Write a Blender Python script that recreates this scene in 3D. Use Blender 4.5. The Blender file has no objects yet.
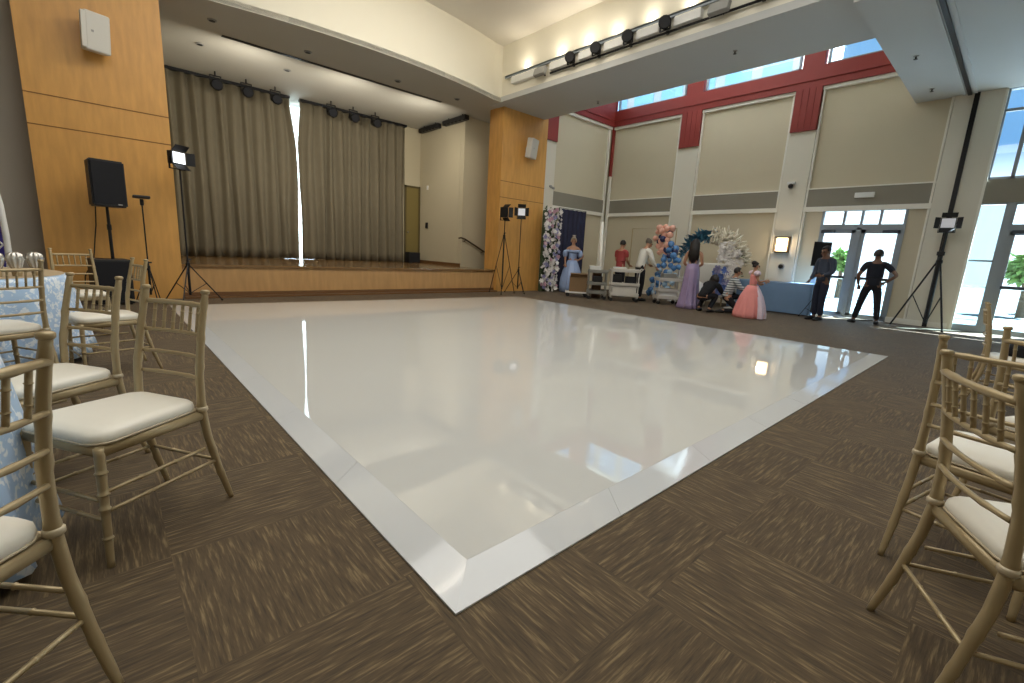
import bpy, bmesh, math, random
from mathutils import Vector, Matrix, Euler
random.seed(7)
PI = math.pi
R = math.radians
scene = bpy.context.scene
COL = scene.collection

# ------------------------------------------------------------------ materials
def srgb(r, g, b):
    f = lambda c: (c / 255 / 12.92) if c <= 10 else ((c / 255 + .055) / 1.055) ** 2.4
    return (f(r), f(g), f(b), 1)

def new_mat(name):
    m = bpy.data.materials.new(name); m.use_nodes = True
    nt = m.node_tree
    return m, nt, nt.nodes['Principled BSDF']

def mat(name, rgb, rough=.6, metal=0, noise=.06, nscale=8, bump=0, spec=.5, emit=0, emit_rgb=None, coat=0):
    """Plain painted / woven / metal surface with slight procedural mottling."""
    m, nt, p = new_mat(name)
    c = srgb(*rgb)
    tc = nt.nodes.new('ShaderNodeTexCoord')
    nz = nt.nodes.new('ShaderNodeTexNoise'); nz.inputs['Scale'].default_value = nscale; nz.inputs['Detail'].default_value = 4
    nt.links.new(tc.outputs['Object'], nz.inputs['Vector'])
    mx = nt.nodes.new('ShaderNodeMix'); mx.data_type = 'RGBA'
    mx.inputs[6].default_value = tuple(x * (1 - noise) for x in c[:3]) + (1,)
    mx.inputs[7].default_value = tuple(min(1, x * (1 + noise)) for x in c[:3]) + (1,)
    nt.links.new(nz.outputs['Fac'], mx.inputs[0])
    nt.links.new(mx.outputs[2], p.inputs['Base Color'])
    p.inputs['Roughness'].default_value = rough
    p.inputs['Metallic'].default_value = metal
    p.inputs['Specular IOR Level'].default_value = spec
    if coat: p.inputs['Coat Weight'].default_value = coat
    if bump:
        b = nt.nodes.new('ShaderNodeBump'); b.inputs['Strength'].default_value = bump; b.inputs['Distance'].default_value = .02
        nt.links.new(nz.outputs['Fac'], b.inputs['Height']); nt.links.new(b.outputs[0], p.inputs['Normal'])
    if emit:
        p.inputs['Emission Color'].default_value = srgb(*(emit_rgb or rgb)); p.inputs['Emission Strength'].default_value = emit
    return m

def math_node(nt, op, a, b=None, c=None):
    n = nt.nodes.new('ShaderNodeMath'); n.operation = op
    for i, v in enumerate((a, b, c)):
        if v is None: continue
        if isinstance(v, (int, float)): n.inputs[i].default_value = v
        else: nt.links.new(v, n.inputs[i])
    return n.outputs[0]

def carpet_material():
    """Quarter-turned carpet tiles: streaks run along X in one tile and along Y in the next."""
    m, nt, p = new_mat('carpet_tiles')
    g = nt.nodes.new('ShaderNodeNewGeometry')
    s = nt.nodes.new('ShaderNodeSeparateXYZ'); nt.links.new(g.outputs['Position'], s.inputs[0])
    T = .6
    ix = math_node(nt, 'FLOOR', math_node(nt, 'DIVIDE', math_node(nt, 'SUBTRACT', s.outputs[0], .09), T))
    iy = math_node(nt, 'FLOOR', math_node(nt, 'DIVIDE', math_node(nt, 'SUBTRACT', s.outputs[1], 1.25), T))
    par = math_node(nt, 'MODULO', math_node(nt, 'ADD', math_node(nt, 'ADD', ix, iy), 201), 2)
    def streak(sx, sy):
        cx = nt.nodes.new('ShaderNodeCombineXYZ')
        nt.links.new(math_node(nt, 'MULTIPLY', s.outputs[0], sx), cx.inputs[0])
        nt.links.new(math_node(nt, 'MULTIPLY', s.outputs[1], sy), cx.inputs[1])
        nt.links.new(math_node(nt, 'ADD', math_node(nt, 'MULTIPLY', ix, 3.7), math_node(nt, 'MULTIPLY', iy, 9.1)), cx.inputs[2])
        n = nt.nodes.new('ShaderNodeTexNoise'); n.inputs['Scale'].default_value = 1; n.inputs['Detail'].default_value = 3
        n.inputs['Roughness'].default_value = .62
        nt.links.new(cx.outputs[0], n.inputs['Vector'])
        return n.outputs['Fac']
    a = streak(88, 7); b = streak(7, 88)
    mx = nt.nodes.new('ShaderNodeMix'); mx.data_type = 'FLOAT'
    nt.links.new(par, mx.inputs[0]); nt.links.new(b, mx.inputs[2]); nt.links.new(a, mx.inputs[3])
    ramp = nt.nodes.new('ShaderNodeValToRGB')
    e = ramp.color_ramp.elements
    e[0].position = .3; e[0].color = srgb(64, 51, 33)
    e[1].position = .75; e[1].color = srgb(134, 114, 80)
    k = ramp.color_ramp.elements.new(.53); k.color = srgb(86, 70, 46)
    nt.links.new(mx.outputs[0], ramp.inputs[0])
    # each tile slightly lighter or darker than its neighbour
    v = nt.nodes.new('ShaderNodeMix'); v.data_type = 'RGBA'; v.blend_type = 'MULTIPLY'; v.inputs[0].default_value = 1
    w = math_node(nt, 'ADD', math_node(nt, 'MULTIPLY', par, .06), .95)
    cc = nt.nodes.new('ShaderNodeCombineColor')
    for i in range(3): nt.links.new(w, cc.inputs[i])
    nt.links.new(ramp.outputs[0], v.inputs[6]); nt.links.new(cc.outputs[0], v.inputs[7])
    nt.links.new(v.outputs[2], p.inputs['Base Color'])
    p.inputs['Roughness'].default_value = .75; p.inputs['Specular IOR Level'].default_value = .4
    p.inputs['Sheen Weight'].default_value = .12; p.inputs['Sheen Roughness'].default_value = .4; p.inputs['Sheen Tint'].default_value = (.85, .9, 1, 1)
    bp = nt.nodes.new('ShaderNodeBump'); bp.inputs['Strength'].default_value = .5; bp.inputs['Distance'].default_value = .006
    nt.links.new(mx.outputs[0], bp.inputs['Height']); nt.links.new(bp.outputs[0], p.inputs['Normal'])
    return m

def damask_material(name, light, dark, scale=6):
    m, nt, p = new_mat(name)
    tc = nt.nodes.new('ShaderNodeTexCoord')
    vo = nt.nodes.new('ShaderNodeTexVoronoi'); vo.inputs['Scale'].default_value = scale
    nz = nt.nodes.new('ShaderNodeTexNoise'); nz.inputs['Scale'].default_value = scale * 1.6; nz.inputs['Detail'].default_value = 3
    ad = nt.nodes.new('ShaderNodeVectorMath'); ad.operation = 'ADD'
    nt.links.new(tc.outputs['Object'], ad.inputs[0]); nt.links.new(nz.outputs['Color'], ad.inputs[1])
    nt.links.new(tc.outputs['Object'], nz.inputs['Vector']); nt.links.new(ad.outputs[0], vo.inputs['Vector'])
    r = nt.nodes.new('ShaderNodeValToRGB'); e = r.color_ramp.elements
    e[0].position = .35; e[0].color = srgb(*light); e[1].position = .5; e[1].color = srgb(*dark)
    nt.links.new(vo.outputs['Distance'], r.inputs[0]); nt.links.new(r.outputs[0], p.inputs['Base Color'])
    p.inputs['Roughness'].default_value = .45
    return m

def glass_material(name, tint=(235, 245, 250), refl=.08):
    m = bpy.data.materials.new(name); m.use_nodes = True; nt = m.node_tree
    for n in list(nt.nodes): nt.nodes.remove(n)
    o = nt.nodes.new('ShaderNodeOutputMaterial'); mx = nt.nodes.new('ShaderNodeMixShader')
    t = nt.nodes.new('ShaderNodeBsdfTransparent'); g = nt.nodes.new('ShaderNodeBsdfGlossy')
    t.inputs[0].default_value = srgb(*tint); g.inputs['Roughness'].default_value = .02
    nz = nt.nodes.new('ShaderNodeTexNoise'); nz.inputs['Scale'].default_value = 3
    nt.links.new(math_node(nt, 'MULTIPLY', nz.outputs['Fac'], refl * 2), mx.inputs[0])
    nt.links.new(t.outputs[0], mx.inputs[1]); nt.links.new(g.outputs[0], mx.inputs[2]); nt.links.new(mx.outputs[0], o.inputs[0])
    return m

def stripe_material(name, a, b, freq):
    m, nt, p = new_mat(name)
    tc = nt.nodes.new('ShaderNodeTexCoord'); w = nt.nodes.new('ShaderNodeTexWave')
    w.bands_direction = 'Z'; w.inputs['Scale'].default_value = freq
    nt.links.new(tc.outputs['Object'], w.inputs['Vector'])
    r = nt.nodes.new('ShaderNodeValToRGB'); r.color_ramp.interpolation = 'CONSTANT'
    r.color_ramp.elements[0].color = srgb(*a); r.color_ramp.elements[1].position = .5; r.color_ramp.elements[1].color = srgb(*b)
    nt.links.new(w.outputs['Fac'], r.inputs[0]); nt.links.new(r.outputs[0], p.inputs['Base Color'])
    p.inputs['Roughness'].default_value = .8
    return m

def wood_panel_material(name, rgb, rough=.35, spec=.4):
    m, nt, p = new_mat(name)
    tc = nt.nodes.new('ShaderNodeTexCoord')
    mp = nt.nodes.new('ShaderNodeMapping'); mp.inputs['Scale'].default_value = (4, 4, .7)
    nt.links.new(tc.outputs['Object'], mp.inputs[0])
    nz = nt.nodes.new('ShaderNodeTexNoise'); nz.inputs['Scale'].default_value = 3; nz.inputs['Detail'].default_value = 6
    nt.links.new(mp.outputs[0], nz.inputs['Vector'])
    c = srgb(*rgb); r = nt.nodes.new('ShaderNodeValToRGB'); e = r.color_ramp.elements
    e[0].position = .3; e[0].color = tuple(x * .88 for x in c[:3]) + (1,)
    e[1].position = .75; e[1].color = tuple(min(1, x * 1.1) for x in c[:3]) + (1,)
    nt.links.new(nz.outputs['Fac'], r.inputs[0]); nt.links.new(r.outputs[0], p.inputs['Base Color'])
    p.inputs['Roughness'].default_value = rough; p.inputs['Specular IOR Level'].default_value = spec
    return m

M = {}
M['carpet'] = carpet_material()
M['white_vinyl'] = mat('glossy_white_vinyl', (205, 205, 200), rough=.03, noise=.012, nscale=1.5, spec=.95)
M['white_edge'] = mat('satin_white_edge', (204, 206, 206), rough=.07, noise=.02, nscale=4, spec=.8)
M['cream'] = mat('cream_paint', (230, 225, 208), rough=.8, noise=.015, nscale=2)
M['ceiling'] = mat('ceiling_paint', (232, 226, 214), rough=.9, noise=.01)
M['soffit'] = mat('soffit_paint', (190, 191, 188), rough=.85, noise=.015, nscale=2)
M['stage_ceiling'] = mat('stage_ceiling_paint', (186, 183, 172), rough=.9, noise=.02, nscale=2)
M['panel_wall'] = mat('beige_wall_panel', (203, 192, 166), rough=.75, noise=.02, nscale=3)
M['pilaster'] = mat('pale_pilaster_paint', (222, 216, 200), rough=.75, noise=.015)
M['band'] = mat('grey_band_paint', (140, 134, 120), rough=.7, noise=.03)
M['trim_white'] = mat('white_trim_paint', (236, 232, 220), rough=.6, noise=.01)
M['red'] = mat('dark_red_steel', (138, 44, 36), rough=.55, noise=.05)
M['orange'] = wood_panel_material('honey_wood_panel', (208, 156, 86))
M['orange_dark'] = mat('panel_joint', (128, 86, 38), rough=.7)
M['stage_wood'] = wood_panel_material('stage_front_wood', (186, 146, 96), rough=.4)
M['stage_floor'] = wood_panel_material('stage_floor_wood', (128, 98, 62), rough=.14, spec=.6)
M['dark_wood'] = mat('dark_wood_nosing', (108, 76, 44), rough=.5)
M['grey_wall'] = mat('grey_wall_paint', (158, 150, 138), rough=.8, noise=.03, nscale=2)
M['stage_wall'] = mat('stage_wall_paint', (188, 178, 152), rough=.85, noise=.02, nscale=2)
M['curtain'] = mat('taupe_curtain_cloth', (114, 106, 88), rough=.85, noise=.08, nscale=5, spec=.25)
M['black'] = mat('black_plastic', (18, 18, 20), rough=.5, noise=.1)
M['black_metal'] = mat('black_metal', (24, 24, 26), rough=.4, metal=.3)
M['black_cloth'] = mat('black_cloth', (20, 21, 26), rough=.9, noise=.15, nscale=14)
M['navy'] = mat('navy_backdrop_cloth', (44, 46, 72), rough=.85, noise=.12, nscale=5)
M['grey_plastic'] = mat('grey_plastic', (150, 150, 146), rough=.5)
M['white_plastic'] = mat('white_plastic', (226, 226, 222), rough=.45, noise=.02)
M['speaker_white'] = mat('speaker_grille_white', (206, 203, 194), rough=.6, noise=.03, nscale=60)
M['led'] = mat('led_panel_lit', (244, 247, 255), rough=.4, emit=1.6, emit_rgb=(240, 244, 255))
M['led_soft'] = mat('led_panel_dim', (225, 226, 232), rough=.4, emit=.25)
M['sconce_glow'] = mat('sconce_glass_lit', (255, 236, 204), rough=.4, emit=5, emit_rgb=(255, 214, 160))
M['cove_glow'] = mat('lit_wall_glow', (255, 248, 226), rough=.4, emit=.55, emit_rgb=(255, 240, 205))  # glow stands for light washing the beam wall
M['gold'] = mat('champagne_gold_lacquer', (174, 155, 118), rough=.36, metal=.3, noise=.08, nscale=25, spec=.5)
M['gold_pale'] = mat('pale_champagne_lacquer', (196, 182, 154), rough=.4, metal=.2, noise=.06, nscale=25)
M['cushion'] = mat('ivory_vinyl_cushion', (236, 231, 216), rough=.42, noise=.02, nscale=12, bump=.04)
M['damask'] = damask_material('pale_blue_damask', (232, 240, 248), (176, 204, 234))
M['warm_lit_cloth'] = mat('warm_lit_beige_cloth', (180, 160, 128), rough=.6)  # beige holds the warm light falling on a pale grey cloth
M['silver'] = mat('silver_lame', (208, 204, 196), rough=.25, metal=.7, noise=.2, nscale=30)
M['alu'] = mat('grey_blue_aluminium', (146, 156, 164), rough=.4, metal=.2)
M['dark_bar'] = mat('dark_push_bar', (62, 70, 80), rough=.4, metal=.4)
M['glass'] = glass_material('window_glass')
M['glass_side'] = glass_material('sidelight_glass', (202, 224, 232), .12)
M['glass_low'] = glass_material('lower_door_glass', (222, 238, 244), .1)
M['skin'] = mat('skin_tan', (178, 132, 104), rough=.55, noise=.04)
M['skin_dark'] = mat('skin_brown', (112, 80, 62), rough=.55, noise=.04)
M['hair'] = mat('dark_hair', (26, 20, 18), rough=.5, noise=.3, nscale=60)
M['hair_grey'] = mat('grey_hair', (92, 84, 74), rough=.6, noise=.2, nscale=60)
M['hair_pale'] = mat('pale_updo_hair', (178, 164, 146), rough=.6, noise=.2, nscale=40)
M['eye'] = mat('eye_dark', (30, 24, 20), rough=.2)
M['lip'] = mat('lip_rose', (150, 84, 78), rough=.4)
M['shirt_navy'] = mat('dark_navy_tee', (28, 33, 46), rough=.9, noise=.1)
M['trouser_black'] = mat('black_trousers', (22, 23, 30), rough=.9, noise=.1)
M['jeans'] = mat('dark_denim', (32, 38, 56), rough=.9, noise=.15, nscale=30)
M['shirt_grey'] = mat('slate_grey_shirt', (58, 66, 82), rough=.9, noise=.15)
M['shirt_white'] = mat('white_cotton_shirt', (218, 216, 208), rough=.8, noise=.03)
M['shirt_red'] = mat('dusty_red_shirt', (168, 72, 70), rough=.85, noise=.08)
M['stripe'] = stripe_material('striped_shirt_cloth', (200, 204, 204), (96, 104, 110), 6)
M['gown_lilac'] = mat('lilac_satin', (158, 140, 178), rough=.28, noise=.1, nscale=9, spec=.7)
M['gown_silver'] = mat('silver_sequin_bodice', (150, 146, 156), rough=.3, metal=.4, noise=.4, nscale=70)
M['gown_blue'] = mat('powder_blue_satin', (150, 170, 208), rough=.4, noise=.08, nscale=7)
M['tulle_pink'] = mat('coral_pink_tulle', (232, 150, 146), rough=.9, noise=.06, nscale=20)
M['tulle_white'] = mat('pale_pink_tulle', (232, 210, 222), rough=.9, noise=.05, nscale=20)
M['cloth_blue'] = mat('dusty_blue_tablecloth', (112, 142, 176), rough=.75, noise=.05, nscale=6)
M['leaf'] = mat('leaf_green', (64, 82, 56), rough=.6, noise=.3, nscale=14)
M['leaf_teal'] = mat('teal_dyed_fern', (78, 136, 164), rough=.6, noise=.25, nscale=14)
M['petal_white'] = mat('white_petal', (232, 228, 224), rough=.7, noise=.05)
M['petal_pink'] = mat('mauve_petal', (198, 158, 172), rough=.7, noise=.08)
M['petal_lilac'] = mat('lilac_petal', (150, 148, 186), rough=.7, noise=.08)
M['petal_blue'] = mat('blue_petal', (92, 120, 186), rough=.7, noise=.1)
M['plume'] = mat('cream_plume', (232, 226, 208), rough=.9, noise=.06)
M['balloon_peach'] = mat('peach_balloon_rubber', (232, 176, 156), rough=.18, noise=.03, spec=.6)
M['balloon_blue'] = mat('blue_balloon_rubber', (84, 136, 194), rough=.15, noise=.04, spec=.6)
M['balloon_pale'] = mat('pale_blue_balloon_rubber', (170, 200, 224), rough=.15, noise=.03, spec=.6)
M['balloon_dark'] = mat('navy_balloon_rubber', (46, 50, 92), rough=.15, noise=.03, spec=.6)
M['cardboard'] = mat('brown_cardboard', (134, 108, 78), rough=.9, noise=.05)
M['cart_white'] = mat('white_cart_plastic', (206, 202, 194), rough=.5, noise=.03)
M['cart_grey'] = mat('grey_cart_metal', (150, 150, 144), rough=.4, metal=.4)
M['olive_door'] = mat('olive_door_paint', (118, 104, 56), rough=.6, noise=.04)
M['olive_frame'] = mat('dark_olive_frame', (86, 74, 40), rough=.6)
M['steel'] = mat('brushed_steel', (150, 148, 142), rough=.35, metal=.8)
M['bronze'] = mat('bronze_handrail', (92, 80, 62), rough=.35, metal=.7)
M['purple'] = mat('indigo_panel', (54, 44, 128), rough=.5, noise=.1)
M['paving'] = mat('pale_concrete_paving', (98, 104, 108), rough=.9, noise=.06, nscale=2)
M['hedge'] = mat('hedge_leaves', (104, 142, 74), rough=.8, noise=.4, nscale=4)
M['bark'] = mat('tree_bark', (92, 78, 62), rough=.9, noise=.2)
M['stucco'] = mat('pale_stucco', (190, 190, 188), rough=.9, noise=.03)
M['sky_glass'] = mat('blue_reflecting_glass', (150, 196, 232), rough=.15, noise=.1, nscale=.5)

# ------------------------------------------------------------------ mesh helpers
class MB:
    """Collects shapes in a bmesh; build() links them as ONE mesh object."""
    def __init__(s): s.bm = bmesh.new()
    def box(s, lo, hi, rot=None, piv=None):
        x0, y0, z0 = lo; x1, y1, z1 = hi
        v = [s.bm.verts.new(p) for p in ((x0,y0,z0),(x1,y0,z0),(x1,y1,z0),(x0,y1,z0),(x0,y0,z1),(x1,y0,z1),(x1,y1,z1),(x0,y1,z1))]
        for f in ((0,3,2,1),(4,5,6,7),(0,1,5,4),(1,2,6,5),(2,3,7,6),(3,0,4,7)): s.bm.faces.new([v[i] for i in f])
        if rot is not None:
            c = Vector(piv) if piv is not None else (Vector(lo) + Vector(hi)) / 2
            mt = Euler(rot).to_matrix()
            for q in v: q.co = c + mt @ (q.co - c)
        return s
    def cbox(s, c, d, rot=None):
        return s.box([c[i]-d[i]/2 for i in range(3)], [c[i]+d[i]/2 for i in range(3)], rot)
    def rbox(s, c, d, r=.01, seg=2, rot=None):
        b2 = MB(); b2.cbox(c, d, rot)
        bmesh.ops.bevel(b2.bm, geom=b2.bm.edges[:], offset=r, segments=seg, affect='EDGES', profile=.5)
        return s.join(b2)
    def join(s, o):
        mp = {}
        for v in o.bm.verts: mp[v] = s.bm.verts.new(v.co)
        for f in o.bm.faces:
            try: s.bm.faces.new([mp[v] for v in f.verts])
            except ValueError: pass
        o.bm.free(); return s
    def tube(s, pts, rad, n=10, cap=True, squash=None):
        pts = [Vector(p) for p in pts]
        if isinstance(rad, (int, float)): rad = [rad] * len(pts)
        rings = []; prev = None
        for i, p in enumerate(pts):
            t = (pts[min(i+1, len(pts)-1)] - pts[max(i-1, 0)])
            if t.length < 1e-9: t = Vector((0,0,1))
            t.normalize()
            if prev is None:
                ref = Vector((0,0,1)) if abs(t.z) < .9 else Vector((1,0,0))
                u = t.cross(ref).normalized()
            else:
                u = prev - t * prev.dot(t)
                u.normalize()
            prev = u; w = t.cross(u)
            k = squash or (1, 1)
            rings.append([s.bm.verts.new(p + (u*math.cos(2*PI*j/n)*k[0] + w*math.sin(2*PI*j/n)*k[1]) * rad[i]) for j in range(n)])
        for a, b in zip(rings, rings[1:]):
            for j in range(n): s.bm.faces.new((a[j], a[(j+1)%n], b[(j+1)%n], b[j]))
        if cap: s.bm.faces.new(rings[0][::-1]); s.bm.faces.new(rings[-1])
        return s
    def lathe(s, prof, c=(0,0,0), n=24, fold=None, cap=True):
        """prof: (radius, z) list; fold(angle, radius, z) -> radius factor."""
        rings = []
        for r, z in prof:
            ring = []
            for j in range(n):
                a = 2*PI*j/n; rr = r * (fold(a, r, z) if fold else 1)
                ring.append(s.bm.verts.new((c[0]+rr*math.cos(a), c[1]+rr*math.sin(a), c[2]+z)))
            rings.append(ring)
        for a, b in zip(rings, rings[1:]):
            for j in range(n): s.bm.faces.new((a[j], a[(j+1)%n], b[(j+1)%n], b[j]))
        if cap:
            if prof[0][0] > 1e-4: s.bm.faces.new(rings[0][::-1])
            if prof[-1][0] > 1e-4: s.bm.faces.new(rings[-1])
        return s
    def ball(s, c, r, u=14, v=9):
        r = (r, r, r) if isinstance(r, (int, float)) else r
        mt = Matrix.Translation(c) @ Matrix.Diagonal((r[0], r[1], r[2], 1))
        bmesh.ops.create_uvsphere(s.bm, u_segments=u, v_segments=v, radius=1, matrix=mt); return s
    def prism(s, poly, z0, z1):
        a = [s.bm.verts.new((x, y, z0)) for x, y in poly]; b = [s.bm.verts.new((x, y, z1)) for x, y in poly]
        n = len(poly)
        s.bm.faces.new(a[::-1]); s.bm.faces.new(b)
        for i in range(n): s.bm.faces.new((a[i], a[(i+1)%n], b[(i+1)%n], b[i]))
        return s
    def poly(s, pts):
        s.bm.faces.new([s.bm.verts.new(p) for p in pts]); return s
    def build(s, name, material, parent=None, smooth=False, loc=None, rot=None):
        bmesh.ops.recalc_face_normals(s.bm, faces=s.bm.faces[:])
        me = bpy.data.meshes.new(name); s.bm.to_mesh(me); s.bm.free()
        me.materials.append(material)
        if smooth:
            for p in me.polygons: p.use_smooth = True
        o = bpy.data.objects.new(name, me); COL.objects.link(o)
        if parent is not None: o.parent = parent
        if loc is not None: o.location = loc
        if rot is not None: o.rotation_euler = rot
        return o

def tag(o, label, cat, group=None, kind=None):
    o['label'] = label; o['category'] = cat
    if group: o['group'] = group
    if kind: o['kind'] = kind
    return o
def thing(name, label, cat, loc=(0,0,0), rz=0, group=None):
    o = bpy.data.objects.new(name, None); COL.objects.link(o)
    o.empty_display_size = .1
    o.location = loc; o.rotation_euler = (0, 0, rz)
    return tag(o, label, cat, group)
def struct(name, mb, material, label=None, parent=None, smooth=False):
    o = mb.build(name, material, parent, smooth)
    if parent is None:
        o['kind'] = 'structure'
        if label: o['label'] = label
        o['category'] = name.split('_')[0]
    return o
def copy_tree(o, parent=None):
    c = o.copy(); COL.objects.link(c)
    if parent is not None: c.parent = parent
    for ch in [x for x in COL.objects if x.parent == o]: copy_tree(ch, c)
    return c

# ------------------------------------------------------------------ camera
F_PX, ROLL, PITCH, YAW, HCAM = 453.19, R(3.066), R(11.164), R(42.218), 1.132
fwd = Vector((math.sin(YAW)*math.cos(PITCH), math.cos(YAW)*math.cos(PITCH), -math.sin(PITCH)))
r0 = Vector((math.cos(YAW), -math.sin(YAW), 0)); u0 = r0.cross(fwd)
rt = r0*math.cos(ROLL) + u0*math.sin(ROLL); up = -r0*math.sin(ROLL) + u0*math.cos(ROLL)
cd = bpy.data.cameras.new('camera'); cam = bpy.data.objects.new('camera', cd); COL.objects.link(cam)
cd.sensor_width = 36; cd.lens = F_PX/1024*36; cd.clip_start = .02; cd.clip_end = 400
cam.matrix_world = Matrix(((rt.x, up.x, -fwd.x, 0), (rt.y, up.y, -fwd.y, 0), (rt.z, up.z, -fwd.z, HCAM), (0,0,0,1)))
scene.camera = cam

# ------------------------------------------------------------------ setting
XL, XR, YB, YS = -6.0, 13.4, -5.0, 10.0       # left wall, right wall, back wall, stage line
ZS, ZC, ZT, ZS2 = 4.9, 6.2, 7.7, 4.74                      # soffit, hall ceiling, bay ceiling
struct('floor', MB().box((XL-.2, YB-.2, -.2), (XR+.02, 14.9, 0)), M['carpet'], 'brown streaked carpet tile floor of the hall')
struct('wall_left', MB().box((XL-.2, YB-.2, 0), (XL, 10.5, ZC)), M['cream'], 'plain wall on the left')
struct('wall_back', MB().box((XL, YB-.2, 0), (XR, YB, ZC)), M['cream'], 'plain wall behind the seating')
struct('wall_front_left', MB().box((XL, 10.35, 0), (-.6, 10.6, ZC)), M['grey_wall'], 'grey wall left of the wood pier')

def pier(name, x0, x1, y0, y1, label):
    o = struct(name, MB().box((x0, y0, 0), (x1, y1, ZC if x1 < 5 else ZS+.05)), M['orange'], label)
    j = MB()
    for z in (2.6, 3.03): j.box((x0-.002, y0-.003, z-.008), (x1+.002, y0+.01, z+.008))
    j.build('panel_joint', M['orange_dark'], o)
    return o
pier('wall_left_pier', -.63, 1.05, 10.0, 10.7, 'honey wood panelled pier left of the stage')
pier('wall_right_pier', 8.32, 10.02, 9.98, 10.55, 'honey wood panelled pier right of the stage')

# hall ceiling, bowed fascia over the stage, beam with the lamp cove
def bow(x):                                    # front edge of the stage ceiling, bowed towards the hall
    t = (x - 4.5) / 3.7
    return 9.36 + .52 * t * t
arc = [(XL + 0.0, 9.9), (-.7, 9.9)] + [(x, bow(x)) for x in [-.2 + i*.275 for i in range(31)]] 
arc[-1] = (8.05, 9.78)
struct('ceiling', MB().prism([(XL, YB), (8.4, YB), (8.4, 9.78)] + arc[::-1], ZC, ZC+.15), M['ceiling'], 'raised hall ceiling')
fb = MB()
for (xa, ya), (xb, yb) in zip(arc, arc[1:]):
    fb.poly([(xa, ya, ZS), (xb, yb, ZS), (xb, yb, ZC+.02), (xa, ya, ZC+.02)])
fa = struct('wall_stage_fascia', fb, M['cream'], 'bowed cream fascia above the stage opening', smooth=True)
struct('ceiling_stage', MB().prism(arc + [(8.05, 10.0), (8.9, 10.0), (9.6, 11.6), (9.6, 14.9), (XL, 14.9)], ZS+.008, ZS+.1), M['stage_ceiling'], 'grey ceiling over the stage')
# beam face (hall side) and soffit
struct('wall_beam_face', MB().box((8.05, YB, ZS+.004), (8.35, 9.975, ZC+.02)), M['cream'], 'cream beam face carrying the lamp cove')
struct('ceiling_soffit', MB().prism([(8.04, 2.25), (9.85, 2.25), (9.85, 10.25), (8.04, 10.25)], ZS, ZS+.12).prism([(8.04, YB), (XR+.2, YB), (XR+.2, 2.25), (8.04, 2.25)], ZS2, ZS+.12), M['soffit'], 'low grey soffit between hall and window bay')
struct('wall_bay_upstand', MB().box((9.75, 2.25, ZS+.1), (9.85, 10.2, ZT)).box((9.75, 2.15, ZS+.1), (XR, 2.25, ZT)), M['cream'], 'upstand of the window bay')
struct('ceiling_bay', MB().box((9.6, 2.0, ZT), (XR+1.3, 11.6, ZT+.15)).box((XR+.1, -2.0, ZT), (XR+1.3, 2.0, ZT+.15)), M['ceiling'], 'high ceiling over the window bay with an added sun-blocking overhang')  # overhang past the wall is added, unseen, to shade the clerestory
struct('ceiling_eave', MB().box((XR+.2, YB-.2, ZS+.05), (XR+.9, 2.1, ZS+.2)), M['soffit'], 'added overhang keeping sun off the right hand windows')  # unseen slab added to block high sun above the right windows

# right wall: panels, pilasters, bands, red steel, clerestory
W = .2
def rwall(y0, y1, z0, z1, x=XR+.05): return MB().box((x, y0, z0), (x+W, y1, z1))
wr = rwall(4.05, 10.3, 0, 5.5); wr.box((XR+.05, 1.62, 2.6), (XR+.25, 4.05, 5.5)); wr.box((XR+.05, 1.62, 0), (XR+.25, 1.98, 2.6)); wr.box((XR+.05, 3.62, 0), (XR+.25, 4.05, 2.6)); wr.box((XR+.05, .9, 0), (XR+.25, 1.62, 5.5))
wr.box((XR+.05, -3.6, 2.6), (XR+.25, .9, 3.05)); wr.box((XR+.05, YB-.2, 0), (XR+.25, -3.6, 5.5)); wr.box((XR+.05, -3.6, 4.75), (XR+.25, .9, 5.5))
struct('wall_right', wr, M['panel_wall'], 'beige panelled wall on the right')
n = 0
for (y0, y1) in ((7.06, 7.70), (4.05, 4.65), (.9, 1.62)):
    n += 1
    struct('trim_%d' % n, MB().box((XR-.03, y0, 0), (XR+.06, y1, 4.46 if y0 > 2 else ZS)), M['pilaster'], ['pale pilaster left of the flower arch', 'pale pilaster with the lit wall lamp', 'pale pilaster with the black partition channel'][n-1])
bm_ = MB()
for (y0, y1) in ((7.70, 10.2), (4.65, 7.06), (1.62, 4.05)): bm_.box((XR-.005, y0, 2.63), (XR+.06, y1, 3.05))
bm_.box((XR-.005, -3.6, 2.6), (XR+.06, .9, 3.05))
struct('trim_4', bm_, M['band'], 'grey horizontal band along the right wall')
tm = MB()
for (y0, y1) in ((7.70, 10.2), (4.65, 7.06), (1.62, 4.05)):
    tm.box((XR-.012, y0, 2.52), (XR+.06, y1, 2.63)); tm.box((XR-.04, y0, 5.36), (XR+.06, y1, 5.44))
    tm.box((XR-.012, y0, 3.05), (XR+.06, y1, 3.08))
    for yy in (y0+.01, y1-.05): tm.box((XR-.016, yy, .1), (XR+.06, yy+.04, 5.4))
tm.box((XR-.04, .86, .0), (XR+.06, .9, 4.8))
struct('trim_5', tm, M['trim_white'], 'thin white mouldings on the right wall')
rd = MB().box((XR-.09, 2.2, 5.44), (XR+.12, 10.2, 5.92))
for (y0, y1) in ((7.06, 7.66), (4.06, 4.63)):
    rd.box((XR-.09, y0, 4.46), (XR+.05, y1, 5.44)); rd.box((XR-.06, y0+.05, 5.9), (XR+.12, y1-.05, ZT))
    for k in (.25, .5, .75): rd.box((XR-.1, y0+(y1-y0)*k-.015, 4.47), (XR-.085, y0+(y1-y0)*k+.015, 5.44))
rd.box((XR-.06, 10.14, 3.85), (XR+.05, 10.2, ZT))
rd.box((XR-.06, 2.2, 7.5), (XR+.12, 10.2, ZT))
rd.box((XR-.12, 2.2, 5.60), (XR-.08, 10.2, 5.66))
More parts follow.
